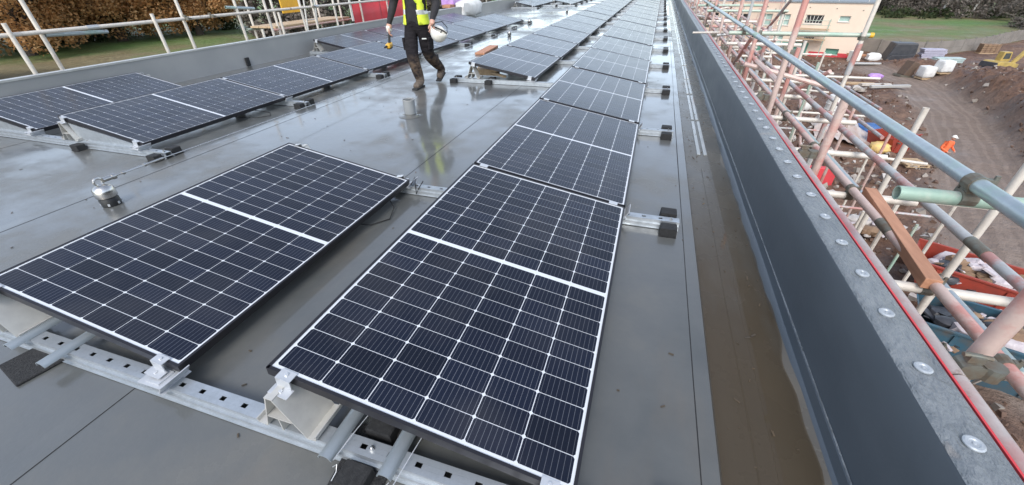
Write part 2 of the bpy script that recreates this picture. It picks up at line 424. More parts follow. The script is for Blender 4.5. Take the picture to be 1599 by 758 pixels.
# standing water in the gutter
def puddle(ya, yb, xa, xb, amp, seed, z):
    n = int((yb-ya)/.04); vs = []; fs = []
    for k in range(n+1):
        y = ya+(yb-ya)*k/n; t = min(1, (k/n)/.03, (1-k/n)/.03); t = .25+.75*math.sqrt(max(t, .02))
        xm = (xa+xb)/2
        l = xa; r = xb + amp*noise.noise(Vector((seed, y*2.2, 0))) + amp*.5*noise.noise(Vector((seed, y*7, 3)))
        vs += [(xm+(l-xm)*t, y, z), (xm+(r-xm)*t, y, z)]
    for k in range(n): fs.append((2*k, 2*k+1, 2*k+3, 2*k+2))
    return MB().add(vs, fs)
def water_mat():
    m, nt, b = newmat('muddy_water')
    n = noise_node(nt, 2.4, 5, .65, 'Object', (1.6, .35, 1))
    tc = N(nt, 'ShaderNodeTexCoord'); sp = N(nt, 'ShaderNodeSeparateXYZ'); nt.links.new(tc.outputs['Object'], sp.inputs[0])
    ad = N(nt, 'ShaderNodeMath', operation='MULTIPLY_ADD'); ad.inputs[1].default_value = 3.0; nt.links.new(n.outputs[0], ad.inputs[0]); nt.links.new(sp.outputs[1], ad.inputs[2])
    mud = N(nt, 'ShaderNodeMapRange'); mud.inputs['From Min'].default_value = 4.6; mud.inputs['From Max'].default_value = 2.6; nt.links.new(ad.outputs[0], mud.inputs[0])
    mc = N(nt, 'ShaderNodeMix', data_type='RGBA'); mc.inputs[6].default_value = (.105, .105, .092, 1); mc.inputs[7].default_value = (.072, .053, .031, 1)
    nt.links.new(mud.outputs[0], mc.inputs[0]); nt.links.new(mc.outputs[2], b.inputs['Base Color'])
    b.inputs['Roughness'].default_value = .04; b.inputs['IOR'].default_value = 1.33
    al = N(nt, 'ShaderNodeMapRange'); al.inputs['To Min'].default_value = .35; al.inputs['To Max'].default_value = .68; nt.links.new(mud.outputs[0], al.inputs[0])
    va = N(nt, 'ShaderNodeMath', operation='MULTIPLY_ADD'); va.inputs[1].default_value = -.30; nt.links.new(n.outputs[0], va.inputs[0]); nt.links.new(al.outputs[0], va.inputs[2])
    sh = N(nt, 'ShaderNodeMath', operation='ADD'); sh.inputs[1].default_value = .14; nt.links.new(va.outputs[0], sh.inputs[0]); nt.links.new(sh.outputs[0], b.inputs['Alpha'])
    n2 = noise_node(nt, 9, 2); add_bump(nt, b, n2.outputs[0], .05, .004)
    return m
M['water'] = water_mat()
for (ya, yb, xa, xb, amp, sd_, z) in [(Y0, 36, 1.404, 1.700, .034, 1, -.0205)]:
    tag(puddle(ya, yb, xa, xb, amp, sd_, z).build('puddle', M['water']), kind='structure')

# wind-blown leaves, twigs and swarf lying on the roof and in the gutter
rnd = random.Random(21); m = MB()
for i in range(420):
    if rnd.random() < .35: x, y, z = rnd.uniform(1.42, 1.70), rnd.uniform(-.3, 9), -.0185
    else: x, y, z = rnd.uniform(-5.6, 1.36), rnd.uniform(-.5, 11), .0035
    s_ = rnd.uniform(.003, .011); a = rnd.random()*6.3
    m.obox((x, y, z), (s_*rnd.uniform(.8, 3.2), s_*.7, .002), (rnd.uniform(-.3, .3), rnd.uniform(-.3, .3), a))
tag(m.build('leaf_litter', simple('leaf_litter', (.12, .085, .05), (.045, .038, .03), .8, scale=3)), 'tiny leaves and twigs scattered over the wet roof and gutter', 'litter', kind='stuff')

# ================================================================== SOLAR PANELS
def cell_prism(cx, cy, w, h, c=.0055, z0=-.0028, z1=-.0014):
    a, b = w/2, h/2
    pts = [(-a+c, -b), (a-c, -b), (a, -b+c), (a, b-c), (a-c, b), (-a+c, b), (-a, b-c), (-a, -b+c)]
    vs = [(cx+x, cy+y, z0) for x, y in pts] + [(cx+x, cy+y, z1) for x, y in pts]
    fs = [tuple(range(8, 16))] + [(i, (i+1) % 8, 8+(i+1) % 8, 8+i) for i in range(8)]
    return vs, fs
CPX, CPY, MIDG = .1605, .0812, .022
CX0 = (PW - 6*CPX)/2; CY0 = (PL - 20*CPY - MIDG)/2
CWD, CHT = .1574, .0784
def cell_centres():
    for j in range(20):
        cy = CY0 + CPY*(j+.5) + (MIDG if j >= 10 else 0)
        for i in range(6):
            yield CX0 + CPX*(i+.5), cy
def with_uv(me, cells):
    uvl = me.uv_layers.new(name='uv')
    for p in me.polygons:
        for li in p.loop_indices:
            co = me.vertices[me.loops[li].vertex_index].co
            cx, cy = cells(p, co)
            uvl.data[li].uv = ((co.x-cx)/CWD+.5, (co.y-cy)/CHT+.5)
    return me
# one cell, shared by all separately built cells
v_, f_ = cell_prism(0, 0, CWD, CHT)
cell_me = MB().add(v_, f_).mesh('cell', M['cell']); with_uv(cell_me, lambda p, c: (0, 0))
# all cells of a far panel, joined
g = MB(); cc = list(cell_centres())
for c in cc: g.add(*cell_prism(c[0], c[1], CWD, CHT))
grid_me = g.mesh('cells', M['cell'])
with_uv(grid_me, lambda p, c: cc[min(p.index//9, 119)])
# frame: four mitre-butted hollow sections with a lip
fm = MB()
def frame_side(m, ax, t0, t1, pos, sgn):
    # L section: wall .0015..,lip on top, bottom return
    if ax == 'y':
        m.box(*sorted((pos, pos+sgn*.0022)), t0, t1, -.035, .0012)
        m.box(*sorted((pos+sgn*.0022, pos+sgn*.0105)), t0, t1, -.0006, .0012)
        m.box(*sorted((pos+sgn*.0022, pos+sgn*.028)), t0, t1, -.035, -.033)
    else:
        m.box(t0, t1, *sorted((pos, pos+sgn*.0022)), -.035, .0012)
        m.box(t0, t1, *sorted((pos+sgn*.0022, pos+sgn*.0105)), -.0006, .0012)
        m.box(t0, t1, *sorted((pos+sgn*.0022, pos+sgn*.028)), -.035, -.033)
frame_side(fm, 'y', 0, PL, 0, 1); frame_side(fm, 'y', 0, PL, PW, -1)
frame_side(fm, 'x', .0023, PW-.0023, 0, 1); frame_side(fm, 'x', .0023, PW-.0023, PL, -1)
frame_me = fm.mesh('frame', M['frame'])
back_me = MB().box(.0024, PW-.0024, .0024, PL-.0024, -.0075, -.0022).mesh('backsheet', M['backsheet'])
jb_me = MB().box(.44, .56, .80, .88, -.026, -.0078).mesh('junction_box', M['dark'])

ORD = ['zeroth', 'first', 'second', 'third', 'fourth', 'fifth', 'sixth', 'seventh', 'eighth', 'ninth', 'tenth', 'eleventh', 'twelfth',
       'thirteenth', 'fourteenth', 'fifteenth', 'sixteenth', 'seventeenth', 'eighteenth', 'nineteenth']
def solar_panel(x0, k, label, group, detailed=False):
    j = lambda a: random.uniform(-a, a)
    r = empty('solar_panel', (x0 + j(.003), k*PP + j(.002), ZH + j(.0015)), (j(.0022), TILT + j(.003), j(.0012)))
    tag(r, label, 'solar panel', group)
    link('frame', frame_me, r); link('backsheet', back_me, r)
    if k < 4: link('junction_box', jb_me, r)
    if detailed:
        for (cx, cy) in cc: link('cell', cell_me, r, (cx, cy, 0))
    else:
        tag(link('cells', grid_me, r), kind='stuff')
    return r
XR, XC, XB = 0.0, -1.4804, -4.153
XA = XB - 1.4804
NR = 18
for k in range(NR):
    solar_panel(XR, k, '%s solar panel from the open end of the row beside the gutter' % ORD[k+1], 'solar panels in the row beside the gutter', k < 3)
solar_panel(XC, 0, 'solar panel standing alone beside the first panel of the gutter row', None, True)
for k in range(3, NR):
    solar_panel(XC, k, '%s solar panel of the row starting by the wooden block, next to the gutter row' % ORD[k-2], 'solar panels in the row with the wooden block', k == 3)
for k in range(1, 8):
    solar_panel(XB, k, '%s solar panel along the steel lifeline, counted from its domed end post' % ORD[k], 'solar panels in the row along the lifeline', k < 4)
solar_panel(XA, 1, 'solar panel cut off from its row between pale parapet and lifeline row', 'solar panels against the pale parapet', True)
for k in range(4, 8):
    solar_panel(XA, k, '%s solar panel against the pale parapet after the gap in that row' % ORD[k-3], 'solar panels against the pale parapet', False)
for k in range(12, 16):
    solar_panel(XA, k, '%s solar panel of the far block against the pale parapet' % ORD[k-11], 'far solar panels beyond the open roof', False)
for k in range(13, 17):
    solar_panel(XB, k, '%s solar panel of the far block beside the lifeline' % ORD[k-12], 'far solar panels beyond the open roof', False)

# ================================================================== MOUNTING RAILS
def rail_mesh(x0, x1, slots):
    m = MB(); L = x1-x0
    # wide base with lips, narrower hat; open inside so that the slots are real holes
    m.box(0, L, -.036, -.033, .004, .030); m.box(0, L, .033, .036, .004, .030)
    m.box(0, L, -.044, -.0362, .004, .0065); m.box(0, L, .0362, .044, .004, .0065)
    m.box(0, L, -.0328, -.0235, .0275, .030); m.box(0, L, .0235, .0328, .0275, .030)
    m.box(0, L, -.0262, -.0236, .0302, .0515); m.box(0, L, .0236, .0262, .0302, .0515)
    if slots:
        m.box(0, L, -.0262, -.008, .0517, .0545); m.box(0, L, .008, .0262, .0517, .0545)
        x = .03; prev = 0
        while x + .03 < L:
            m.box(prev, x, -.0078, .0078, .0517, .0545); prev = x + .022; x += .097
        m.box(prev, L, -.0078, .0078, .0517, .0545)
    else:
        m.box(0, L, -.0262, .0262, .0517, .0545)
    return m
def a_frame_mesh():
    m = MB(); ya, yb = -.035, .095; t = .0042
    def leg(p, q):
        d = Vector((q[0]-p[0], q[1]-p[1])).normalized(); nx, nz = -d.y*t/2, d.x*t/2
        m.prism([(p[0]+nx, p[1]+nz), (q[0]+nx, q[1]+nz), (q[0]-nx, q[1]-nz), (p[0]-nx, p[1]-nz)], ya, yb)
    ap = ZH - .045
    leg((-.075, .060), (-.012, ap-.004)); leg((.012, ap-.004), (.085, .060))
    m.box(-.016, .016, ya, yb, ap-.0035, ap)
    leg((.085, .060), (.118, .064)); leg((.118, .064), (.122, .085)); leg((-.075, .060), (-.11, .064)); leg((-.11, .064), (-.112, .082))
    leg((-.046, .125), (.048, .125))
    leg((-.010, .06), (-.004, .122))
    return m
AF = a_frame_mesh().mesh('high_support', M['bracket'])
def low_mesh():
    m = MB()
    m.box(-.075, .055, -.042, .042, .0547, .0575)
    m.prism([(.056, .0575), (.060, .0575), (.086, .094), (.083, .096)], -.055, .055)
    m.prism([(.056, .0575), (.050, .060), (.066, .049), (.070, .052)], -.055, .055)
    m.box(-.045, .020, -.030, .030, .0577, ZL-.037)
    return m
LS = low_mesh().mesh('low_support', M['clip'])
def endclip():
    m = MB()
    m.box(-.026, .026, -.014, .018, .0015, .0045)      # plate over the frame lip
    m.box(-.026, .026, -.0175, -.0142, -.036, .0045)  # drop
    m.box(-.034, .034, -.048, -.0142, -.0392, -.0362)   # foot
    m.lathe((0, .002, .0045), [(.0065, 0), (.0065, .004), (.004, .005)], 8)
    m.lathe((0, -.032, -.0362), [(.006, 0), (.006, .004), (.003, .005)], 8)
    return m
EC = endclip().mesh('end_clamp', M['clip'])
def midclip():
    m = MB(); m.box(-.026, .026, -.019, .019, .0016, .0048); m.box(-.022, .022, -.006, .006, -.04, .0016)
    m.lathe((0, 0, .0048), [(.006, 0), (.006, .004), (.004, .005)], 8)
    return m
MC = midclip().mesh('mid_clamp', M['clip'])
def foot():
    m = MB()
    m.box(-.048, .048, -.125, .135, .0012, .0038)
    m.prism([(-.048, .004), (.048, .004), (.046, .050), (.040, .055), (-.040, .055), (-.046, .050)], -.118, -.048)
    m.prism([(-.048, .004), (.048, .004), (.046, .061), (.040, .066), (-.040, .066), (-.046, .061)], .048, .125)
    return m
FT = foot().mesh('rubber_foot', M['rubber'])
BOLT = MB().lathe((0, 0, .0545), [(.009, 0), (.009, .006), (.005, .007), (.005, .014), (.002, .015)], 8).mesh('bolt', M['steel'])
BALL = MB().prism([(.025*math.cos(t), .022*math.sin(t)) for t in [PI*q/8 for q in range(9)]] + [(-.021, 0)] + [(.021*math.cos(PI-t), .0185*math.sin(t)) for t in [PI*q/8 for q in range(1, 8)]] + [(.021, 0)], 0, 1.90).mesh('ballast_rail', M['alu_dull'], True)

def mounting_rail(x0, x1, k, rows, feet, label, group, slots=False, first=(), last=()):
    """rows: x0 of each panel row it carries; first/last: rows that start/end here"""
    y = -.032 if k == 0 else k*PP - GAP/2
    r = empty('mounting_rail', (x0, y, 0)); tag(r, label, 'rail', group)
    ch = link('channel', rail_mesh(x0, x1, slots).mesh('channel', M['alu']), r)
    for fx in feet:
        link('rubber_foot', FT, r, (fx-x0, 0, 0))
        link('bolt', BOLT, r, (fx-x0+.012, 0, 0))
    for xr in rows:
        link('high_support', AF, r, (xr+.052-x0, 0, 0)); link('low_support', LS, r, (xr+CW-.055-x0, 0, 0))
        for s in (.075, .925):
            px = xr + s*CW; pz = ZH - math.sin(TILT)*s
            if xr in first or k == 0: link('end_clamp', EC, r, (px-x0, (0 if k == 0 else k*PP)-y, pz), (0, TILT, 0))
            elif xr in last: link('end_clamp', EC, r, (px-x0, (k-1)*PP+PL-y, pz), (0, TILT, PI))
            else: link('mid_clamp', MC, r, (px-x0, -GAP/2+k*PP-y, pz), (0, TILT, 0))
    return r
g1 = 'mounting rails across the gutter-side rows'
mounting_rail(-1.95, 1.30, 0, (XC, XR), (1.25, -.72 - .95, .34), 'slotted mounting rail under the open end of the gutter row and lone panel', g1, True)
mounting_rail(-1.85, 1.305, 1, (XC, XR), (1.245, -1.72, .34), 'mounting rail joining the far end of the lone panel to gutter row', g1, True, last=(XC,))
mounting_rail(-.14, 1.30, 2, (XR,), (1.24, -.06), 'short mounting rail under the second joint of the gutter row only', g1, True)
for k in range(3, NR):
    lab = 'mounting rail with black feet by the wooden block, starting the second row' if k == 3 else 'mounting rail under both gutter-side rows at the %s joint of the gutter row' % ORD[k]
    mounting_rail(-1.745, 1.30+random.uniform(-.01, .01), k, (XC, XR), (1.24, -1.70, -1.16), lab, g1, k < 5, first=(XC,) if k == 3 else ())
g2 = 'mounting rails across the rows by the pale parapet'
for k in list(range(1, 9)):
    both = k in (1, 2) or k >= 4
    rows = (XA, XB) if both else (XB,)
    lab = 'mounting rail under the lifeline row at its %s joint, counted from the domed post' % ORD[k]
    mounting_rail(-5.78 if both else XB-.13, -2.885, k, rows, (-2.945, -3.93), lab, g2, k < 4,
                  first=tuple(x for x in rows if (x == XB and k == 1) or (x == XA and k in (1, 4))),
                  last=tuple(x for x in rows if (x == XA and k in (2, 8)) or (x == XB and k == 8)))
for k in range(12, 18):
    rows = ((XA,) if k <= 16 else ()) + ((XB,) if k >= 13 else ())
    lab = 'mounting rail of the far block at joint %s beyond the open roof' % ORD[k-11]
    mounting_rail(-5.78 if k <= 16 else XB-.13, -2.885 if k >= 13 else XA+CW+.28, k, rows, (-2.945, -3.93) if k >= 13 else (XA+CW+.22,), lab, 'mounting rails of the far block',
                  first=tuple(x for x in rows if (x == XA and k == 12) or (x == XB and k == 13)), last=tuple(x for x in rows if (x == XA and k == 16) or (x == XB and k == 17)))
# side plates closing the row ends by the domed post
for (xr, kk, lab) in ((XB, 1, 'triangular aluminium end plate under the first lifeline-row panel'), (XA, 1, 'triangular aluminium end plate under the panel cut off from its row')):
    m = MB().add([(xr+.13, kk*PP-.006, .058), (xr+CW-.12, kk*PP-.006, .058), (xr+CW-.12, kk*PP-.006, .085), (xr+.10, kk*PP-.006, ZH-.06),
                  (xr+.13, kk*PP-.003, .058), (xr+CW-.12, kk*PP-.003, .058), (xr+CW-.12, kk*PP-.003, .085), (xr+.10, kk*PP-.003, ZH-.06)],
                 [(0,1,2,3), (7,6,5,4), (0,4,5,1), (1,5,6,2), (2,6,7,3), (3,7,4,0)])
    m.box(xr+.13, xr+CW-.14, kk*PP-.03, kk*PP-.0065, .055, .060)
    tag(m.build('end_plate', M['alu']), lab, 'plate')
# longitudinal ballast rails resting on the cross rails, sticking out at the open end
bl = [(.232, -.105, 'ballast rail nearest the first A-frame bracket of gutter row'), (.437, -.10, 'ballast rail under the middle of the first gutter-row panel'),
      (-1.305, -.115, 'ballast rail under the high side of the lone panel'), (-1.062, -.135, 'ballast rail under the middle of the lone panel')]
for (x, y, lab) in bl:
    tag(link('ballast_rail', BALL, None, (x, y, .0555)), lab, 'rail', 'grey half-round ballast rails')
# crumb rubber mats
for (c, s, rz, lab) in [((.335, -.055, .006), (.17, .24, .010), .12, 'black crumb rubber mat under the slotted rail at the gutter row end'),
                        ((-1.20, -.10, .006), (.20, .18, .010), -.2, 'black crumb rubber mat under the slotted rail by the lone panel'),
                        ((.36, .10, .011), (.13, .12, .020), .12, 'thick crumb rubber block behind the slotted rail under gutter row')]:
    tag(MB().obox(c, s, (0, 0, rz)).build('rubber_mat', M['rubber_crumb'], bevel=.004), lab, 'mat')
# loose wires at the open end
for i, (pts, lab) in enumerate([([(.262, -.10, .062), (.275, -.02, .075), (.288, .06, .08)], 'thin wire lying along the ballast rail beside the A-frame bracket'),
                             ([(.475, -.11, .06), (.488, -.03, .078), (.497, .05, .085)], 'thin wire lying along the ballast rail under the first gutter panel'),
                             ([(.262, -.20, .004), (.265, -.14, .006), (.275, -.115, .03), (.268, -.10, .04), (.258, -.108, .035)], 'hooked loose wire end on the rubber mat'),
                             ([(.40, -.19, .013), (.44, -.09, .016)], 'straight loose wire on the crumb rubber mat')]):
    tag(MB().path(pts, .0016, 6).build('wire', M['clip'], smooth=True), lab, 'wire')
for (pts, lab) in [([(-.47, 1.66, .075), (-.455, 1.70, .12), (-.44, 1.665, .06), (-.425, 1.64, .02), (-.41, 1.66, .06), (-.40, 1.71, .09)], 'black cable loop at the low far corner of the lone panel'),
                   ([(-.62, 1.15, .03), (-.50, 1.20, .012), (-.43, 1.30, .008), (-.47, 1.42, .02), (-.56, 1.5, .05)], 'black cable sagging under the low edge of the lone panel'),
                   ([(-3.3, 2.75, .03), (-3.12, 2.85, .008), (-3.02, 2.95, .008), (-3.12, 3.05, .01), (-3.3, 3.0, .04)], 'black cable loop lying under the first lifeline-row panel')]:
    tag(MB().path(pts, .0035, 6).build('cable', M['rubber'], smooth=True), lab, 'cable')

# ================================================================== LIFELINE, PIPE, PLANKS
def anchor(loc, label, s=1.0):
    r = empty('anchor_post', loc); tag(r, label, 'anchor', 'lifeline anchors')
    b = MB().lathe((0, 0, 0), [(.044*s, .0012), (.046*s, .040*s), (.043*s, .044*s), (.043*s, .052*s)], 20).build('base', M['dark'], r, True)
    for k in range(6):
        t = k*PI/3+.3; MB().box(-.006, .006, -.002, .002, .010, .026).build('base_window', M['clip'], b, loc=(.0465*s*math.cos(t), .0465*s*math.sin(t), 0), rot=(0, 0, t+PI/2))
    MB().lathe((0, 0, 0), [(.043*s, .0522*s), (.0485*s, .054*s), (.050*s, .060*s), (.050*s, .084*s), (.047*s, .100*s), (.039*s, .112*s), (.024*s, .120*s), (.012*s, .124*s)], 24).build('dome', M['steel'], r, True)
    e = MB(); n = 20
    e.path([(.0, .020*math.cos(2*PI*i/n)*s, (.140+.020*math.sin(2*PI*i/n))*s) for i in range(n+1)], .0062*s, 8)
    e.build('eye', M['steel'], r, True)
    return r
A1 = (-2.425, .945, 0); A2 = (-2.57, 10.35, 0); A3 = (-2.62, 18.2, 0)
anchor(A1, 'domed stainless anchor post at the start of the steel lifeline', 1.22)
anchor(A2, 'anchor post on the open roof where the lifeline turns, past the worker')
anchor(A3, 'small anchor post far along the lifeline near the far solar block')
anchor((-2.95, 13.6, 0), 'anchor post at the end of the lifeline row of panels')
ll = empty('lifeline', (-2.42, .97, .1)); tag(ll, 'taut steel lifeline cable running along the roof from the domed anchor post', 'cable')
def llp(mb, name, mat): 
    o = mb.build(name, mat, None, True); o.parent = ll; o.matrix_parent_inverse = ll.matrix_basis.inverted(); return o
P0 = Vector((-2.425, .968, .171)); P1 = Vector((-2.57, 10.33, .140)); dd_ = (P1-P0).normalized()
llp(MB().tube(P0+dd_*.005, P0+dd_*.075, .016, 12), 'shackle', M['steel'])
llp(MB().tube(P0+dd_*.06, P0+dd_*.082, .021, 12), 'collar', M['steel'])
llp(MB().tube(P0+dd_*.082, P0+dd_*.135, .006, 10), 'threaded_rod', M['steel'])
tb = MB(); s_ = dd_.cross(Vector((0, 0, 1)))
tb.tube(P0+dd_*.13+s_*.008, P0+dd_*.29+s_*.008, .0045, 8).tube(P0+dd_*.13-s_*.008, P0+dd_*.29-s_*.008, .0045, 8)
tb.tube(P0+dd_*.128, P0+dd_*.145, .013, 10).tube(P0+dd_*.275, P0+dd_*.295, .013, 10)
llp(tb, 'turnbuckle', M['steel'])
llp(MB().tube(P0+dd_*.295, P0+dd_*.42, .0075, 10), 'swaged_end', M['steel'])
pts = []
for i in range(41):
    t = i/40; p = (P0+dd_*.42).lerp(P1, t); p.z -= .035*4*t*(1-t); pts.append(p)
llp(MB().path(pts, .0036, 8), 'cable', M['steel'])
llp(MB().path([P1, (-2.60, 14, .09), (-2.62, 18.2, .11)], .0036, 6), 'cable', M['steel'])

vp = empty('vent_pipe', (-1.468, 3.385, 0)); tag(vp, 'short grey vent pipe with open dark top sticking out of the wet roof', 'pipe')
M['pipe'] = simple('pipe_grey', (.26, .27, .27), (.21, .22, .22), .3, scale=4)
MB().tube((0, 0, .0), (0, 0, .172), .064, 24, hollow=.008).build('sleeve', M['pipe'], vp, True)
MB().tube((0, 0, .166), (0, 0, .180), .0665, 24, hollow=.007).build('rim', M['upstand_pale'], vp, True)
MB().lathe((0, 0, 0), [(.0555, .160), (.0556, .161)], 24).build('pipe_shade_disc', M['rubber'], vp)  # black disc just below the rim, painted stand-in for shade inside the pipe
MB().lathe((0, 0, 0), [(.130, .0022), (.128, .004), (.080, .0055), (.0665, .014), (.0655, .03)], 28).build('flange', M['roof'], vp, True)

tag(MB().obox((-1.36, 5.55, .078), (.34, .20, .085), (0, .03, .12)).build('wooden_block', M['timber_pale'], bevel=.004), 'rough timber block lying under the first panel of the second row', 'block')
tag(MB().obox((-1.12, 5.36, .075), (.05, .36, .03), (0, .1, .9)).build('timber_batten', M['timber_pale'], bevel=.002), 'thin pale batten propped against the timber block under a panel', 'batten')
tag(MB().obox((-2.28, 7.95, .022), (.20, 1.05, .035), (0, 0, .08)).build('plank', M['timber'], bevel=.003), 'flat reddish plank lying on the wet roof behind the worker', 'plank')

# ================================================================== PEOPLE
def skin_mesh(chains, sub=2):
    """chains: list of lists of (co, (rx, ry)); points shared by equal coordinates. Returns a mesh."""
    bm = bmesh.new(); lay = bm.verts.layers.skin.verify(); look = {}
    first = None
    for ch in chains:
        prev = None
        for (co, r) in ch:
            key = tuple(round(c, 4) for c in co)
            if key not in look:
                v = bm.verts.new(co); v[lay].radius = r if isinstance(r, tuple) else (r, r); look[key] = v
                if first is None: v[lay].use_root = True; first = v
            v = look[key]
            if prev is not None and bm.edges.get((prev, v)) is None: bm.edges.new((prev, v))
            prev = v
    me = bpy.data.meshes.new('skeleton'); bm.to_mesh(me); bm.free()
    o = bpy.data.objects.new('skeleton', me); COL.objects.link(o)
    m = o.modifiers.new('skin', 'SKIN'); m.branch_smoothing = .6
    s = o.modifiers.new('sub', 'SUBSURF'); s.levels = sub; s.render_levels = sub
    dg = bpy.context.evaluated_depsgraph_get(); dg.update()
    out = bpy.data.meshes.new_from_object(o.evaluated_get(dg))
    bpy.data.objects.remove(o); return out

def mesh_data(me): return [v.co.copy() for v in me.vertices], [tuple(p.vertices) for p in me.polygons]

def build_person(name, loc, J, scale, label, mats, vest=None, fingers=True):
    """J: joint positions (local metres, feet at z=0)"""
    root = empty(name, loc); tag(root, label, 'person')
    V = {k: Vector(v)*scale for k, v in J.items()}
    s = scale
    def mid(a, b, t=.5): return V[a].lerp(V[b], t)
    body = [[(V['pelvis'], (.200*s, .150*s)), (mid('pelvis', 'chest', .5), (.190*s, .140*s)), (V['chest'], (.215*s, .150*s)), (V['neck'], (.075*s, .075*s)), (V['chin'], (.064*s, .066*s))]]
    for sd in 'LR':
        body.append([(V['pelvis'], (.200*s, .150*s)), (V['hip'+sd], (.130*s, .132*s)), (mid('hip'+sd, 'knee'+sd), (.112*s, .115*s)), (V['knee'+sd], (.092*s, .095*s)),
                     (mid('knee'+sd, 'ank'+sd, .45), (.088*s, .090*s)), (V['ank'+sd], (.072*s, .074*s)), (V['ank'+sd]+Vector((0, -.02, -.035))*s, (.066*s, .066*s)), (V['toe'+sd], (.060*s, .052*s))])
        body.append([(V['chest'], (.215*s, .150*s)), (V['sho'+sd], (.098*s, .095*s)), (mid('sho'+sd, 'elb'+sd), (.074*s, .074*s)), (V['elb'+sd], (.062*s, .062*s)),
                     (mid('elb'+sd, 'wri'+sd, .5), (.056*s, .056*s)), (V['wri'+sd], (.040*s, .034*s)), (V['palm'+sd], (.040*s, .050*s))])
    vs, fs = mesh_data(skin_mesh(body, 2))
    # fingers: five bent chains per hand
    for sd in 'LR':
        w, p = V['wri'+sd], V['palm'+sd]; d = (p-w).normalized()
        side = V['thumb'+sd].normalized() if ('thumb'+sd) in V else Vector((0, -1, 0))
        side = (side - d*side.dot(d)).normalized(); curl = d.cross(side); curl = -curl if curl.x*p.x > 0 else curl
        fl = [.072, .082, .076, .060]
        for i in range(4):
            b = p + side*(.030-.020*i)*s + d*.022*s
            L = fl[i]*s
            q1 = b + d*L*.42 + curl*L*.10; q2 = q1 + d*L*.28 + curl*L*.28; q3 = q2 - d*L*.02 + curl*L*.34
            a, f = mesh_data(skin_mesh([[(b-d*.02*s, .0105*s), (b, .0105*s), (q1, .0098*s), (q2, .009*s), (q3, .0075*s)]], 1))
            n = len(vs); vs += a; fs += [tuple(x+n for x in t) for t in f]
        b = p + side*.026*s - d*.012*s
        a, f = mesh_data(skin_mesh([[(b-side*.015*s, .013*s), (b+side*.016*s+d*.014*s, .012*s), (b+side*.026*s+d*.042*s+curl*.012*s, .0105*s), (b+side*.02*s+d*.064*s+curl*.026*s, .008*s)]], 1))
        n = len(vs); vs += a; fs += [tuple(x+n for x in t) for t in f]
    # head with brow, nose, chin, ears
    hc = V['head']; hv = []; hf = []; U_, W_ = 20, 14
    for a in range(W_+1):
        ph = PI*a/W_
        for b in range(U_):
            th = 2*PI*b/U_
            x, yv, z = math.sin(ph)*math.cos(th), math.sin(ph)*math.sin(th), math.cos(ph)
            rx = .076*(1-.16*max(0, -z)); ry = .096; rz = .118
            px, py, pz = x*rx, yv*ry, z*rz
            if yv < -.75 and abs(x) < .28: py -= .022*max(0, 1-abs(z+.12)/.22)*(1-abs(x)/.28)
            if yv < -.6 and .15 < abs(x) < .62 and abs(z-.04) < .18: py += .010
            if yv < -.7 and abs(z+.48) < .10 and abs(x) < .4: py += .004
            hv.append(hc + Vector((px, py, pz))*s)
    for a in range(W_):
        for b in range(U_):
            c = (b+1) % U_; hf.append((a*U_+b, a*U_+c, (a+1)*U_+c, (a+1)*U_+b))
    n = len(vs); vs += hv; fs += [tuple(x+n for x in t) for t in hf]
    for sx in (-1, 1):
        ear = MB().obox(hc + Vector((sx*.079, .008, -.005))*s, (.016*s, .034*s, .058*s), (0, 0, sx*.3)); n = len(vs); vs += [Vector(v) for v in ear.v]; fs += [tuple(x+n for x in t) for t in ear.f]
    me = bpy.data.meshes.new('body'); me.from_pydata([tuple(v) for v in vs], [], fs)
    for mm in mats: me.materials.append(mm)       # top, trousers, boots, skin
    nb = len(vs)
    wz = V['pelvis'].z + .06*s
    for p in me.polygons:
        c = Vector((0, 0, 0))
        for i in p.vertices: c += me.vertices[i].co
        c /= len(p.vertices)
        dh = min((c-V['palmL']).length, (c-V['palmR']).length)
        dw = min((c-V['wriL']).length, (c-V['wriR']).length)
        arm = abs(c.x - V['pelvis'].x) > .20*s
        if c.z > V['neck'].z + .015*s and not arm: k = 3
        elif dh < .11*s and dh < dw + .035*s: k = 3
        elif c.z < max(.0, 0) + .135*s + 0 or (c - V['ankR']).length < .085*s or (c - V['ankL']).length < .085*s: k = 2
        elif c.z < wz and not (arm and c.z > wz - .30*s and dw < .35*s): k = 1
        else: k = 0
        p.material_index = k
    me.shade_smooth()
    link('body', me, root)
    # boots soles
    for sd in 'LR':
        t, a = V['toe'+sd], V['ank'+sd]
        zc = min(t.z, a.z-.06*s)-.030*s
    if vest:
        mat_v, mat_r = vest
        bm = bmesh.new(); bm.from_mesh(me)
        slope = (V['chest'].x-V['pelvis'].x)/max(.1, V['chest'].z-V['pelvis'].z)
        dele = [f for f in bm.faces if f.material_index != 0 and f.calc_center_median().z > wz + .03*s or (f.calc_center_median()-V['elbL']).length < .20*s or (f.calc_center_median()-V['elbR']).length < .20*s
                or min((f.calc_center_median()-V['palmL']).length, (f.calc_center_median()-V['palmR']).length) < .3*s and abs(f.calc_center_median().x-V['pelvis'].x) > .23*s]
        bmesh.ops.delete(bm, geom=dele, context='FACES')
        def cut(co, no, clear):
            g_ = bm.verts[:]+bm.edges[:]+bm.faces[:]
            bmesh.ops.bisect_plane(bm, geom=g_, plane_co=co, plane_no=no, clear_outer=clear)
        cut((0, 0, V['neck'].z-.02*s), (0, 0, 1), True); cut((0, 0, wz-.03*s), (0, 0, -1), True)
        px0 = V['pelvis'].x
        for sx in (-1, 1):
            cut((px0+sx*.225*s, 0, 0), (sx, 0, 0), True); cut((px0+sx*.075*s + (.02*s if sx > 0 else 0), 0, wz), (sx*1.0, 0, -sx*slope+(.10 if sx > 0 else 0)), False)
        for zb in (.10, .16): cut((0, 0, wz+zb*s), (0, 0, 1), False)
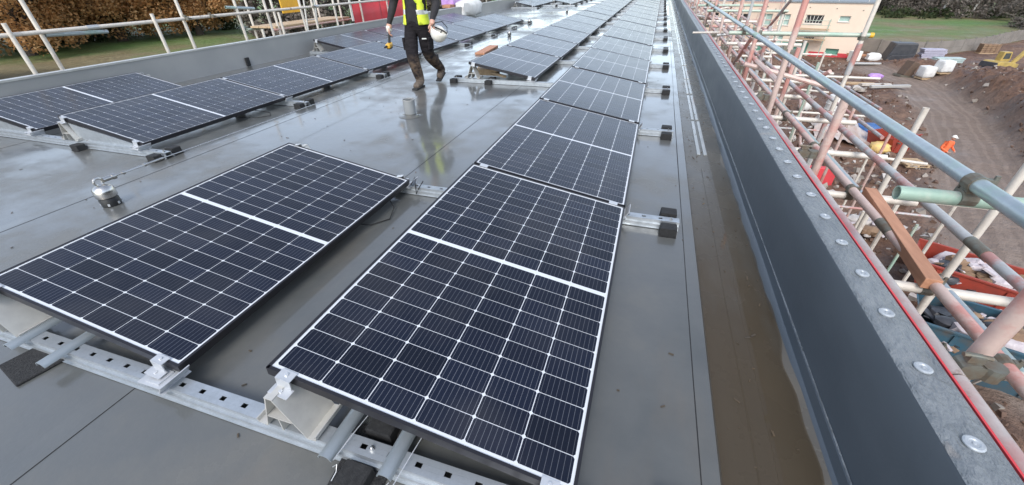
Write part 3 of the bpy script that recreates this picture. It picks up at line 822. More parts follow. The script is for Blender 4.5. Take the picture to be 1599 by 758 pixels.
        rm_ = []
        for f in bm.faces:
            c = f.calc_center_median(); lx = c.x-px0-slope*(c.z-wz)
            if c.y < V['pelvis'].y and -.072*s < lx < .09*s: rm_.append(f)
        bmesh.ops.delete(bm, geom=rm_, context='FACES')
        bm.normal_update()
        for v in bm.verts: v.co += v.normal*.018*s
        for f in bm.faces: f.material_index = 1 if wz+.10*s < f.calc_center_median().z < wz+.16*s else 0; f.smooth = True
        vm = bpy.data.meshes.new('vest'); bm.to_mesh(vm); bm.free()
        vm.materials.append(mat_v); vm.materials.append(mat_r)
        vo = link('hi_vis_vest', vm, root); so = vo.modifiers.new('thick', 'SOLIDIFY'); so.thickness = .008
    return root, V

M['black_top'] = simple('black_fabric', (.014, .013, .015), (.022, .020, .022), .85, scale=20, bump=.3, bscale=40, bdist=.01)
def trousers():
    m, nt, b = newmat('work_trousers')
    tc = N(nt, 'ShaderNodeTexCoord'); sp = N(nt, 'ShaderNodeSeparateXYZ'); nt.links.new(tc.outputs['Object'], sp.inputs[0])
    n = noise_node(nt, 14, 5, .7)
    mr = N(nt, 'ShaderNodeMapRange'); mr.inputs['From Min'].default_value = .45; mr.inputs['From Max'].default_value = .33
    nt.links.new(sp.outputs[2], mr.inputs[0])
    ad = N(nt, 'ShaderNodeMath', operation='MULTIPLY'); q = ramp(nt, n.outputs[0], [(.38, 0.), (.58, .9)])
    nt.links.new(mr.outputs[0], ad.inputs[0]); nt.links.new(q.outputs[0], ad.inputs[1])
    mc = N(nt, 'ShaderNodeMix', data_type='RGBA'); mc.inputs[6].default_value = (.016, .014, .016, 1); mc.inputs[7].default_value = (.105, .075, .052, 1)
    nt.links.new(ad.outputs[0], mc.inputs[0]); nt.links.new(mc.outputs[2], b.inputs['Base Color']); b.inputs['Roughness'].default_value = .9; b.inputs['Specular IOR Level'].default_value = .2
    n3 = noise_node(nt, 11, 3, .5, 'Object', (1, 1, 2.2)); add_bump(nt, b, n3.outputs[0], .9, .03)
    return m
M['trousers'] = trousers()
M['boots'] = simple('muddy_boots', (.15, .115, .085), (.075, .06, .05), .8, scale=22, bump=.4)
M['skin'] = simple('skin', (.52, .30, .22), (.46, .25, .18), .5, scale=10)
M['hivis'] = simple('hi_vis_yellow', (.70, .82, .06), (.60, .72, .05), .7, scale=9)
M['reflect'] = simple('reflective_band', (.62, .64, .62), (.55, .57, .55), .3, .3)
M['hat'] = simple('helmet_white', (.78, .76, .70), (.70, .67, .58), .3, scale=7)
M['yellow'] = simple('tool_yellow', (.72, .42, .03), (.62, .34, .03), .4)

WX, WY = -2.03, 4.72
J = dict(pelvis=(.0, .06, .83), chest=(.02, .02, 1.26), neck=(.02, 0, 1.48), chin=(.02, -.03, 1.56), head=(.02, -.045, 1.64),
         hipL=(-.105, .03, .80), kneeL=(-.045, -.13, .46), ankL=(.0, -.06, .10), toeL=(.01, -.26, .042),
         hipR=(.105, .06, .80), kneeR=(.075, .14, .45), ankR=(.085, .52, .17), toeR=(.105, .36, .055),
         shoL=(-.205, .02, 1.40), elbL=(-.325, .04, 1.13), wriL=(-.375, -.08, .885), palmL=(-.385, -.10, .80),
         shoR=(.245, .0, 1.40), elbR=(.36, .04, 1.12), wriR=(.375, -.16, .945), palmR=(.385, -.20, .865),
         thumbL=(.5, -1, .0), thumbR=(-.5, -1, .0))
worker, WV = build_person('person', (WX, WY, 0), J, .90, 'person in black workwear and open yellow hi-vis vest striding across the wet roof', [M['black_top'], M['trousers'], M['boots'], M['skin']], (M['hivis'], M['reflect']))
# hair, glove, boot soles
hm = MB(); hc = WV['head']
hm.lathe((0, 0, 0), [(.080, .02), (.083, .05), (.078, .085), (.055, .112), (.01, .122)], 16)
hair = hm.build('hair', simple('brown_hair', (.05, .032, .02), (.08, .05, .03), .7, scale=40), worker, True, loc=hc*1 + Vector((0, .012, -.01)))
for sd in 'LR':
    t, a = WV['toe'+sd], WV['ank'+sd]
    h = Vector((a.x, a.y+.045, max(a.z-.085, .012))); tt = Vector((t.x, t.y-.03, max(t.z-.034, .012)))
    if sd == 'R': h.z = a.z-.06
    MB().bar(h, tt, .085, .024).build('boot_sole', M['rubber'], worker, bevel=.01)
# cargo pocket and belt
MB().obox(WV['hipR'].lerp(WV['kneeR'], .55)+Vector((.078, -.02, 0)), (.03, .13, .15), (0, .05, 0)).build('cargo_pocket', M['trousers'], worker, bevel=.01)
MB().obox(WV['hipL'].lerp(WV['kneeL'], .55)+Vector((-.078, .0, 0)), (.03, .13, .15), (0, -.05, 0)).build('cargo_pocket', M['trousers'], worker, bevel=.01)
MB().obox(WV['hipR'].lerp(WV['kneeR'], .35)+Vector((.03, -.088, 0)), (.06, .012, .014), (0, .0, .2)).build('pocket_trim', M['reflect'], worker)
# white helmet carried in one hand, hollow shell with peak and headband strap
pr_ = WV['palmR'] + Vector((WX, WY, 0))
hel = empty('safety_helmet', (pr_.x+.06, pr_.y-.03, pr_.z-.26)); hel.rotation_euler = (R_(192), R_(22), R_(40)); tag(hel, 'white safety helmet with black strap carried in the worker\'s hand', 'helmet')
hel.location = (pr_.x+.095, pr_.y-.0, pr_.z-.045)
m = MB(); n = 24
prof = [(.122, .0), (.118, .04), (.105, .085), (.075, .120), (.035, .137), (.001, .14)]
vs = []; fs = []
for (r, z) in prof:
    for i in range(n):
        t = 2*PI*i/n; vs.append((r*math.cos(t)*.88, r*math.sin(t)*1.08, z))
for k in range(len(prof)-1):
    for i in range(n): fs.append((k*n+i, k*n+(i+1) % n, (k+1)*n+(i+1) % n, (k+1)*n+i))
o = m.add(vs, fs).build('shell', M['hat'], hel, True); so = o.modifiers.new('thick', 'SOLIDIFY'); so.thickness = .004
MB().add([(-.085, -.10, .004), (.085, -.10, .004), (.06, -.175, -.006), (-.06, -.175, -.006), (-.085, -.10, .0), (.085, -.10, .0), (.06, -.175, -.010), (-.06, -.175, -.010)],
         [(0,1,2,3), (7,6,5,4), (0,4,5,1), (1,5,6,2), (2,6,7,3), (3,7,4,0)]).build('peak', M['hat'], hel, bevel=.003)
MB().path([(.112*math.cos(2*PI*i/24)*.88, .112*math.sin(2*PI*i/24)*1.08, .012) for i in range(25)], .009, 6).build('headband', M['dark'], hel, True)
MB().path([(.10, 0, .005), (.08, 0, -.06), (.0, -.01, -.10), (-.08, 0, -.06), (-.10, 0, .005)], .006, 6).build('chin_strap', M['dark'], hel, True)
for t in (0, PI/3, 2*PI/3):
    c_, s__ = math.cos(t), math.sin(t)
    MB().path([(.100*c_, .118*s__, .012), (.075*c_, .085*s__, .075), (0, 0, .100), (-.075*c_, -.085*s__, .075), (-.100*c_, -.118*s__, .012)], .007, 6).build('cradle_strap', M['dark'], hel, True)
# driver tool in the other hand
pl_ = WV['palmL'] + Vector((WX, WY, 0))
tl = empty('power_tool', (pl_.x-.01, pl_.y-.03, pl_.z-.19)); tag(tl, 'yellow and black cordless tool held low in the worker\'s gloved hand', 'tool')
MB().tube((0, 0, .03), (.012, .02, .155), .017, 10).build('handle', M['dark'], tl, True)
MB().obox((-.002, -.01, .005), (.065, .125, .055), (.15, 0, .2)).build('housing', M['yellow'], tl, bevel=.016)
MB().tube((0, -.06, .0), (-.01, -.115, -.012), .016, 10, r2=.010).build('chuck', M['dark'], tl, True)
MB().obox((-.0, .0, -.028), (.06, .09, .016), (.15, 0, .2)).build('battery', M['dark'], tl, bevel=.006)
gl = MB().obox((0, 0, 0), (.058, .075, .085), (.2, .1, 0)).build('glove', M['hat'], worker, bevel=.022, loc=WV['palmL']+Vector((0, .004, .008)))

# ================================================================== SCAFFOLD beyond the washer parapet
sc = empty('scaffold', (2.5, 10, -8)); tag(sc, 'pink and galvanised tube scaffold standing outside the washer-studded parapet', 'scaffold')
TR = .02415
def scp(mb, name, mat, root=None, smooth=True):
    root = root or sc
    o = mb.build(name, mat, None, smooth); o.parent = root; o.matrix_parent_inverse = root.matrix_basis.inverted(); return o
def stube(p, q, name, mat, root=None, n=14, r=TR, hollow=True):
    return scp(MB().tube(p, q, r, n, hollow=.004 if hollow else 0), name, M[mat], root)
def coupler(p, a, b, root=None):
    """clamp joining tubes of directions a and b at p"""
    m = MB(); p = Vector(p); a = Vector(a).normalized(); b = Vector(b).normalized(); c = a.cross(b).normalized()
    m.tube(p-a*.022, p+a*.022, .0285, 12).tube(p-b*.022+c*.052, p+b*.022+c*.052, .0285, 12)
    m.obox(p+c*.026, (.036, .036, .03), Matrix((a, b, c)).transposed())
    m.obox(p+b*.036+a*.0, (.022, .022, .036), Matrix((a, b, c)).transposed()); m.tube(p+b*.045-c*.03, p+b*.045+c*.035, .007, 6)
    m.obox(p+c*.052+a*.036, (.022, .022, .036), Matrix((a, b, c)).transposed()); m.tube(p+a*.048+c*.02, p+a*.048+c*.088, .007, 6)
    return scp(m, 'coupler', M['coupler'], root, False)
GZ = -8.0
# guard rails and ledgers along the roof edge (lengths joined end to end)
for (x, z, mat, cuts) in [(2.05, .70, 'tube_galv', [-1.2, 4.9, 10.6, 16.7, 23, 31]), (1.932, .333, 'tube_edge', [-1.0, .50, 5.6, 11, 17, 31]),
                          (2.74, .085, 'tube_mix', [-.6, 1.78, 7.2, 13, 19, 31]), (2.42, .050, 'tube_pink', [-.6, 1.95, 7.0, 13, 19, 31]),
                          (2.505, -.003, 'tube_galv', [.4, 1.75, 3.4, 9, 15, 31])]:
    for a, b in zip(cuts, cuts[1:]):
        stube((x, a+.003, z), (x, b-.003, z), 'ledger', mat)
        if a > 0 and x > 2:
            scp(MB().tube((x, a-.07, z), (x, a+.07, z), TR+.0035, 12), 'sleeve', M['coupler' if x > 2.1 else 'tube_green'])
# inner standards
ys = [.615, 2.32, 3.75, 5.2, 6.75, 8.35, 9.9, 11.5, 13.1, 14.7, 16.3, 17.9, 19.5, 21.2, 23, 25, 27, 29]
for i, y in enumerate(ys):
    top = 1.35 if i in (0,) else (.66 if i == 1 else random.uniform(.45, 1.3))
    x = 2.108 if i else 2.035
    stube((x, y, GZ), (x, y, top), 'standard', 'tube_pink')
    if i < 8:
        coupler((1.985, y-.055, .335), (0, 1, 0), (0, 0, 1)); 
        if top > .7: coupler((2.078, y+.002, .70), (0, 1, 0), (0, 0, 1))
# outer standards
for i, (x, y, top, mat) in enumerate([(3.3, 3.83, .29, 'tube_cream'), (3.3, 2.60, .50, 'tube_cream'), (3.3, 5.62, 2.0, 'tube_cream'), (3.2, 1.2, .5, 'tube_pink'), (3.3, 7.6, .35, 'tube_cream'), (3.3, 9.5, 1.6, 'tube_cream'),
                                 (3.0, 9.9, .7, 'tube_pink'), (3.3, 11.2, 1.4, 'tube_cream'), (3, 13.6, .9, 'tube_pink'), (2.95, 15.8, 1.3, 'tube_cream'), (3, 18, .7, 'tube_pink'), (3, 20.5, 1.2, 'tube_pink'), (3, 23.5, 1.2, 'tube_cream'), (3, 27, 1.2, 'tube_pink')]):
    stube((x, y, GZ), (x, y, top), 'standard', mat)
    if top > .66 and y > 4: coupler((x, y, .615), (0, 0, 1), (1, 0, 0))
stube((3.3, 5.62, .22), (3.3, 5.62, .56), 'sleeve', 'tube_mix', r=.031)
# guard-rail transoms just under the top rail
for i, (y, xa, xb) in enumerate([(1.03, 1.865, 3.6), (5.675, 1.88, 3.38), (9.45, 1.92, 3.36), (11.15, 1.85, 3.3), (15.8, 1.9, 3.2), (20.5, 1.9, 3.2)]):
    stube((xa, y, .642), (xb, y, .642), 'transom', 'tube_green')
    coupler((2.05, y+.0, .70), (0, 1, 0), (1, 0, 0))
scp(MB().tube((3.378, 5.675, .642), (3.415, 5.675, .642), .028, 12), 'yellow_end_cap', M['yellow'])
# platform transoms under the ledgers
for i, (y, xa, xb) in enumerate([(.95, 1.99, 2.60), (1.452, 2.0, 2.83), (2.468, 2.0, 2.80), (3.325, 2.0, 2.95), (4.3, 2.0, 3.05), (5.3, 2.0, 2.9), (6.2, 2.0, 3.1), (7.2, 2.0, 3.0), (8.3, 2, 3.05), (9.4, 2, 3), (10.6, 2, 3), (12, 2, 3), (13.5, 2, 3), (15, 2, 3), (17, 2, 3), (19, 2, 3)]):
    z = -.002 if i < 4 else 0.0
    stube((xa, y, z), (xb, y, z), 'transom', 'tube_cream')
    if i < 5: coupler((2.42, y, .050), (0, 1, 0), (1, 0, 0))
# closer lattice further along the edge
for i in range(30):
    y = 4.4+i*.82+random.uniform(-.2, .2)
    x = random.choice((2.14, 2.30, 2.55, 2.80))
    stube((x, y, -2.5), (x, y, random.uniform(-.05, .95)), 'standard', random.choice(('tube_pink', 'tube_pink', 'tube_cream', 'tube_mix')), n=8, hollow=False)
for i in range(14):
    y = 5.0+i*1.6+random.uniform(-.3, .3)
    stube((2.0, y, random.choice((.20, .32, .42))), (2.95, y, random.choice((.20, .32, .42))), 'transom', random.choice(('tube_pink', 'tube_cream', 'tube_mix')), n=8, hollow=False)
for (x, z) in ((2.16, .42), (2.98, .36), (2.98, -.12), (2.60, .22)):
    for a, b in ((4.0 if x < 2.5 else 8.4, 12.2), (12.21, 21), (21.01, 31)): stube((x, a, z), (x, b, z), 'ledger', 'tube_pink', n=8, hollow=False)
for i in range(8):
    y = 5+i*2.7
    stube((2.9, y, .35), (2.2, y+1.6, -.9), 'brace', random.choice(('tube_pink', 'tube_cream')), n=8, hollow=False)
# raking braces
for (p, q, mat) in [((2.15, 5.6, .62), (2.15, 9.4, -1.6), 'tube_pink'), ((3.06, 8.2, .9), (3.06, 12.4, -1.2), 'tube_mix'), ((2.15, 11, .6), (2.15, 15, -1.6), 'tube_pink'), ((3.06, 14, .8), (3.06, 18, -1.4), 'tube_pink')]:
    stube(p, q, 'brace', mat)
# lower working bay further out
for i, (x, y, top) in enumerate([(4.1, 4.9, -.95), (4.1, 7.0, -.5), (4.1, 9.2, -.2), (4.1, 11.4, -.45), (4.1, 13.8, .15), (4.1, 16.2, -.1), (4.1, 19, .2), (4.1, 22, .2), (4.1, 25, .3),
                              (5.3, 5.9, -1.35), (5.3, 8.2, -1.0), (5.3, 10.5, -1.2), (5.3, 12.8, -.5), (5.3, 15.2, -.6), (5.3, 18, -.3), (5.3, 21, -.3),
                              (4.7, 6.6, -2.0), (6.1, 7.6, -2.6), (6.1, 10.2, -2.2), (6.1, 13.2, -1.8)]):
    stube((x, y, GZ), (x, y, top), 'standard', ('tube_cream', 'tube_pink', 'tube_green')[i % 3 if i % 4 else 0], n=8, hollow=False)
for (p, q) in [((4.15, 4.0, -1.35), (4.15, 26, -1.35)), ((5.35, 5, -1.75), (5.35, 22, -1.75)), ((4.15, 4, -2.6), (4.15, 26, -2.6)), ((5.35, 5, -3.0), (5.35, 22, -3.0)), ((4.15, 6, -.62), (4.15, 20, -.62)), ((5.35, 9, -.95), (5.35, 20, -.95))]:
    stube(p, q, 'ledger', 'tube_mix', n=8, hollow=False)
for i, y in enumerate([5.6, 7.4, 9.8, 12.4, 15.4, 19]):
    stube((3.9, y, -1.30), (5.6, y, -1.30-.1*(i % 2)), 'transom', 'tube_cream', n=8, hollow=False)
    if i % 2: stube((3.9, y+.5, -2.55), (6.4, y+.5, -2.55), 'transom', 'tube_mix', n=8, hollow=False)
for i, y in enumerate([9.9, 12.9, 15.7, 18.6]):
    stube((3.95, y, -.57), (5.5, y, -.57), 'transom', 'tube_cream', n=8, hollow=False)
    stube((4.16, y-2.0, -2.2), (4.16, y+.6, -.4), 'brace', 'tube_pink', n=8, hollow=False)
# timber resting on two transoms
tag(MB().bar((2.505, 2.44, .056), (2.40, 1.41, .056), .066, .056).build('timber_beam', M['timber'], bevel=.003), 'orange stained timber beam resting across two scaffold transoms', 'timber')
# prop tube laid on the capping far along
tag(MB().tube((1.62, 7.9, ZT+.022), (2.06, 8.02, ZT+.022), .016, 8).build('loose_tube', M['tube_cream'], smooth=True), 'thin pale tube lying across the parapet capping', 'tube')

# ================================================================== SCAFFOLD by the pale parapet
sl = empty('guardrail_scaffold', (-6.3, 8, -6)); tag(sl, 'cream tube guardrail scaffold standing outside the pale parapet before the autumn trees', 'scaffold')
LX = -6.34
for (y, top, dx) in [(2.70, .915, -.03), (3.02, 1.6, .05), (4.39, .895, -.03), (4.90, 1.6, .05), (5.96, 1.6, .05), (6.62, 1.5, .05), (6.80, .75, -.05), (6.3, .50, -.03), (7.55, 1.5, .05), (7.83, 1.6, -.03), (8.63, 1.5, .05), (9.66, 1.5, .05), (10.9, 1.4, .05), (12.4, 1.4, .05), (14.0, 1.4, .05), (16.4, 1.2, .05), (18.8, 1.2, .05), (21.5, 1.2, .05), (24, 1.2, .05), (27, 1.2, .05)]:
    stube((LX-dx, y, -6), (LX-dx, y, top), 'standard', 'tube_cream', sl, n=10)
for a, b in zip([0, 3.6, 8.0, 14, 20, 30], [3.6, 8.0, 14, 20, 30]):
    stube((LX+.0, a+.003, .79), (LX+.0, b-.003, .79), 'guard_rail', 'tube_cream', sl, n=12)
    if a: scp(MB().tube((LX, a-.10, .79), (LX, a+.04, .79), TR+.004, 12), 'sleeve', M['trim'], sl)
stube((LX-.05, 3.05, .75), (LX-.05, 3.75, .72), 'rail_piece', 'tube_galv', sl); stube((LX-.05, 5.75, .90), (LX-.05, 6.35, .845), 'rail_piece', 'tube_galv', sl)
for y in (4.9, 5.35, 7.83, 10.9): coupler((LX, y, .79), (0, 1, 0), (0, 0, 1), sl)
# access bay with ladder, boards and yellow panel
for (x, y) in ((-7.7, 7.4), (-7.7, 9.6), (-7.0, 7.4), (-7.0, 9.6)):
    stube((x, y, -6), (x, y, 1.2), 'standard', 'tube_cream', sl, n=8)
for z in (.38, -1.2): stube((-7.7, 7.2, z), (-7.7, 10.0, z), 'ledger', 'tube_green', sl, n=8); stube((-7.0, 7.2, z), (-7.0, 10.0, z), 'ledger', 'tube_pink', sl, n=8)
lad = empty('ladder', (-6.75, 7.9, -1.2)); tag(lad, 'pale aluminium ladder leaning in the scaffold access bay', 'ladder')
for s in (-.17, .17): MB().tube((0, s, 0), (.14, s+.35, 2.9), .018, 8).build('stile', M['bracket'], lad, True)
for k in range(11):
    t = .04+k*.092; MB().tube((.14*t, -.17+.35*t, 2.9*t), (.14*t, .17+.35*t, 2.9*t), .012, 6).build('rung', M['bracket'], lad)
tag(MB().obox((-7.78, 8.75, .82), (.03, .62, .42), (0, 0, 0)).build('yellow_board', M['yellow'], bevel=.004), 'yellow board fixed inside the scaffold access bay', 'board')
for k in range(3): tag(MB().obox((-7.58+k*.24, 8.6, .425), (.225, 2.6, .038), (0, 0, 0)).build('scaffold_board', M['timber_pale'], bevel=.003), ('scaffold board on the access bay ledgers, below the yellow board', 'scaffold board in the middle of the access bay platform', 'scaffold board on the access bay platform beside the ladder')[k], 'board', 'access bay boards')
# red sheeting hung on the guardrail: panels side by side
for i, (ya, yb) in enumerate([(9.36, 10.62), (10.64, 11.9), (11.92, 13.2)]):
    n = 14; vs = []; fs = []
    for a in range(n+1):
        for b in range(5):
            y = ya+(yb-ya)*a/n; z = .80-1.25*b/4
            vs.append((LX-.10-.012*math.sin(a*1.3+i)*(b+1)/3, y, z))
    for a in range(n):
        for b in range(4): fs.append((a*5+b, a*5+b+1, (a+1)*5+b+1, (a+1)*5+b))
    o = MB().add(vs, fs).build('red_sheet', M['red_sheet'], None, True); so = o.modifiers.new('t', 'SOLIDIFY'); so.thickness = .006
    tag(o, ('red sheet panel on the guardrail next to the access bay', 'middle red sheet panel of three hung on the scaffold guardrail', 'red sheet panel on the guardrail furthest from the access bay')[i], 'sheet', 'red sheeting on the guardrail')
tag(MB().obox((LX-.09, 9.30, .62), (.02, .07, .46), (0, 0, 0)).build('white_batten', M['hat'], bevel=.003), 'white upright batten at the edge of the red sheeting', 'batten')
# sacks behind the parapet
def lumpy(c, size, seed, n=18, amp=.22, sq=.7):
    vs = []; fs = []
    for a in range(n//2+1):
        ph = PI*a/(n//2)
        for b in range(n):
            th = 2*PI*b/n; d = Vector((math.sin(ph)*math.cos(th), math.sin(ph)*math.sin(th), math.cos(ph)))
            e = Vector([math.copysign(abs(q)**sq, q) for q in d]); k = 1+amp*noise.noise(d*2.2+Vector((seed, 0, 0)))+amp*.5*noise.noise(d*5+Vector((0, seed, 0)))
            vs.append(Vector(c)+Vector((e.x*size[0], e.y*size[1], e.z*size[2]))*k*.5)
    m = n//2
    for a in range(m):
        for b in range(n): fs.append((a*n+b, a*n+(b+1) % n, (a+1)*n+(b+1) % n, (a+1)*n+b))
    return MB().add(vs, fs)
M['white_bag'] = simple('white_woven_bag', (.74, .73, .70), (.60, .59, .56), .7, scale=3, bump=.5, bscale=8, bdist=.03)
M['purple'] = simple('purple_plastic', (.40, .20, .55), (.50, .32, .60), .5)
tag(lumpy((-6.02, 15.9, .30), (.62, 2.0, .55), 3).build('builders_bag', M['white_bag'], smooth=True), 'white builders bag slumped over the pale parapet beside a purple pack', 'bag')
tag(MB().obox((-6.45, 15.6, .62), (.5, 1.5, .42), (0, 0, .05)).build('insulation_pack', M['purple'], bevel=.05), 'purple wrapped insulation pack behind the white builders bag', 'pack')
tag(MB().obox((-6.30, 14.7, .42), (.3, .5, .10), (0, 0, .1)).build('brick_stack', M['timber'], bevel=.01), 'small brown stack beside the purple pack on the scaffold', 'stack')

# ================================================================== GROUND
GR, GL = -8.0, -6.0
FENCE = [(24.0, 76.0), (28.4, 71.6), (31.4, 69.2), (34.2, 69.0), (38.2, 71.5), (43.4, 75.4), (48.5, 81.3), (55.1, 88.1), (64, 98)]
ROAD = [(13.0, 10.0), (15.8, 18.0), (20.0, 29.0), (23.5, 38.5), (25.9, 50.5), (24.5, 58.0)]
def fence_y(x):
    for (a, b), (c, d) in zip(FENCE, FENCE[1:]):
        if a <= x <= c: return b+(d-b)*(x-a)/(c-a)
    return FENCE[0][1]+6 if x < FENCE[0][0] else FENCE[-1][1]+(x-64)*1.1
def seg_dist(x, y, pl):
    best = 1e9
    for (a, b), (c, d) in zip(pl, pl[1:]):
        dx, dy = c-a, d-b; t = max(0, min(1, ((x-a)*dx+(y-b)*dy)/(dx*dx+dy*dy)))
        q = math.hypot(x-a-dx*t, y-b-dy*t)
        if q < best: best = q
    return best
HEAPS = [(29.5, 43.5, 5.0, 5.5, 1.9), (25.8, 34.5, 3.2, 4.5, 1.5), (33, 37, 5, 6, 2.2), (33.0, 51.0, 5, 4, 1.3), (29.5, 58.5, 3.5, 3.5, .9), (24.0, 25.5, 3.5, 4, 1.6), (29, 27, 5, 6, 2.4), (12.8, 31, 2, 2.4, .5)]
def gz(x, y):
    t = max(0, min(1, (x+6.5)/8.5)); z = GL+(GR-GL)*t
    gmask = 0; rmask = 0
    if x > 2.2:
        fy = fence_y(x)
        if y > fy+.2:
            gmask = 1; d = y-fy
            z += .004*d if d < 80 else .32
        else:
            rd = seg_dist(x, y, ROAD); hw = 2.3
            rmask = max(0, min(1, (hw+.5-rd)/1.0))
            rough = noise.fractal(Vector((x*.35, y*.35, 0)), 1.0, 2.1, 5)*.22 + noise.noise(Vector((x*1.7, y*1.7, 3)))*.07
            z += rough*(1-.8*rmask)
            if rmask > .3: z += .05*math.sin((rd)*4.2)
            for (hx, hy, sx, sy, h) in HEAPS:
                e = ((x-hx)/sx)**2+((y-hy)/sy)**2
                if e < 6: z += h*math.exp(-e)*(1-rmask)*(1+.35*noise.noise(Vector((x*.9, y*.9, 7)))+.22*noise.noise(Vector((x*2.3, y*2.3, 1))))
            z += 0
    else:
        gmask = 1 if x < -8 else .3
        if x < -8: z += noise.fractal(Vector((x*.05, y*.05, 0)), 1, 2, 3)*.5
    return z, gmask, rmask
def track_off(x, y): return min(seg_dist(x, y, ROAD), 9.0)
def axis(segs):
    out = []
    for (a, b, st) in segs:
        n = max(1, int(round((b-a)/st)))
        out += [a+(b-a)*i/n for i in range(n)]
    return out + [segs[-1][1]]
gxs = axis([(-1500, -200, 130), (-200, -40, 10), (-40, 2.2, 4), (2.2, 36, .42), (36, 60, 1.2), (60, 150, 6), (150, 1500, 150)])
gys = axis([(-800, -60, 120), (-60, 4, 6), (4, 62, .45), (62, 90, 1.0), (90, 200, 6), (200, 1600, 140)])
gv = []; gm = []; rm = []
for y in gys:
    for x in gxs:
        z, a, b = gz(x, y); gv.append((x, y, z)); gm.append(a); rm.append(b)
nx = len(gxs); gf = []
for j in range(len(gys)-1):
    for i in range(nx-1): gf.append((j*nx+i, j*nx+i+1, (j+1)*nx+i+1, (j+1)*nx+i))
gme = bpy.data.meshes.new('ground'); gme.from_pydata(gv, [], gf)
for nm, dat in (('grass', gm), ('road', rm), ('offset', [track_off(v[0], v[1]) for v in gv])):
    at = gme.attributes.new(nm, 'FLOAT', 'POINT'); at.data.foreach_set('value', dat)
gme.shade_smooth()
def ground_mat():
    m, nt, b = newmat('site_ground')
    ag = N(nt, 'ShaderNodeAttribute', attribute_name='grass'); ar = N(nt, 'ShaderNodeAttribute', attribute_name='road')
    n1 = noise_node(nt, .28, 6, .62); n2 = noise_node(nt, 2.2, 6, .7); n3 = noise_node(nt, .05, 5, .6); n4 = noise_node(nt, .8, 6, .75)
    soil = ramp(nt, n1.outputs[0], [(.32, (.105, .052, .030)), (.5, (.165, .090, .055)), (.68, (.225, .140, .095))])
    sp = ramp(nt, n2.outputs[0], [(.40, (.55, .5, .48)), (.55, (1, 1, 1)), (.70, (1.35, 1.3, 1.25))])
    ms = N(nt, 'ShaderNodeMix', data_type='RGBA', blend_type='MULTIPLY'); ms.inputs[0].default_value = .85
    nt.links.new(soil.outputs[0], ms.inputs[6]); nt.links.new(sp.outputs[0], ms.inputs[7])
    road = ramp(nt, n4.outputs[0], [(.3, (.215, .158, .122)), (.7, (.275, .212, .170))])
    ao = N(nt, 'ShaderNodeAttribute', attribute_name='offset'); wv = N(nt, 'ShaderNodeMath', operation='MULTIPLY_ADD'); wv.inputs[1].default_value = 1.1
    nt.links.new(n1.outputs[0], wv.inputs[0]); nt.links.new(ao.outputs['Fac'], wv.inputs[2])
    sn = N(nt, 'ShaderNodeMath', operation='MULTIPLY'); sn.inputs[1].default_value = 11.0; nt.links.new(wv.outputs[0], sn.inputs[0])
    si = N(nt, 'ShaderNodeMath', operation='SINE'); nt.links.new(sn.outputs[0], si.inputs[0])
    rt = ramp(nt, si.outputs[0], [(.15, (.62, .58, .55)), (.7, (1, 1, 1))])
    rmu = N(nt, 'ShaderNodeMix', data_type='RGBA', blend_type='MULTIPLY'); rmu.inputs[0].default_value = .42
    nt.links.new(road.outputs[0], rmu.inputs[6]); nt.links.new(rt.outputs[0], rmu.inputs[7]); road = rmu
    mr = N(nt, 'ShaderNodeMix', data_type='RGBA'); nt.links.new(ar.outputs['Fac'], mr.inputs[0]); nt.links.new(ms.outputs[2], mr.inputs[6]); nt.links.new(road.outputs[2], mr.inputs[7])
    grass = ramp(nt, n3.outputs[0], [(.40, (.105, .190, .045)), (.50, (.150, .180, .064)), (.58, (.200, .165, .085))])
    gs = N(nt, 'ShaderNodeMix', data_type='RGBA', blend_type='MULTIPLY'); gs.inputs[0].default_value = .5
    nt.links.new(grass.outputs[0], gs.inputs[6]); nt.links.new(sp.outputs[0], gs.inputs[7])
    mg = N(nt, 'ShaderNodeMix', data_type='RGBA'); nt.links.new(ag.outputs['Fac'], mg.inputs[0]); nt.links.new(mr.outputs[2], mg.inputs[6]); nt.links.new(gs.outputs[2], mg.inputs[7])
    nt.links.new(mg.outputs[2], b.inputs['Base Color'])
    ro = ramp(nt, n1.outputs[0], [(.34, .45), (.6, .9)]); nt.links.new(ro.outputs[0], b.inputs['Roughness'])
    add_bump(nt, b, n2.outputs[0], 1.0, .25)
    return m
M['ground'] = ground_mat(); gme.materials.append(M['ground'])
tag(link('ground', gme), kind='structure')

# loose rubble, clods and litter
def scatter(n, fx, smin, smax, mats, name, seed):
    rnd = random.Random(seed); m = MB(); idx = []
    for i in range(n):
        x, y = fx(rnd); s = smin+(smax-smin)*rnd.random()**2.5
        z = gz(x, y)[0]+s*.2; e = Euler((rnd.random()*3, rnd.random()*3, rnd.random()*3)).to_matrix()
        a, b, c = s*rnd.uniform(.5, 1), s*rnd.uniform(.3, .8), s*rnd.uniform(.2, .6)
        vs = [Vector((x, y, z))+e @ Vector(p) for p in [(-a,-b,-c),(a,-b*.7,-c),(a*.6,b,-c*.8),(-a*.8,b*.8,-c),(-a*.6,-b*.6,c),(a*.7,-b*.4,c*.8),(a*.4,b*.6,c),(-a*.5,b*.5,c*.9)]]
        m.add(vs, [(0,3,2,1),(4,5,6,7),(0,1,5,4),(1,2,6,5),(2,3,7,6),(3,0,4,7)]); k = rnd.choice(range(len(mats))); idx += [k]*6
    me = m.mesh(name, None)
    for q in mats: me.materials.append(q)
    me.polygons.foreach_set('material_index', idx); return link(name, me)
M['clod'] = simple('soil_clod', (.10, .058, .04), (.16, .10, .072), .9, scale=2, bump=.6)
M['stone'] = simple('pale_stone', (.34, .30, .26), (.24, .21, .18), .85, scale=2)
M['litter'] = simple('white_litter', (.50, .47, .44), (.36, .33, .31), .7)
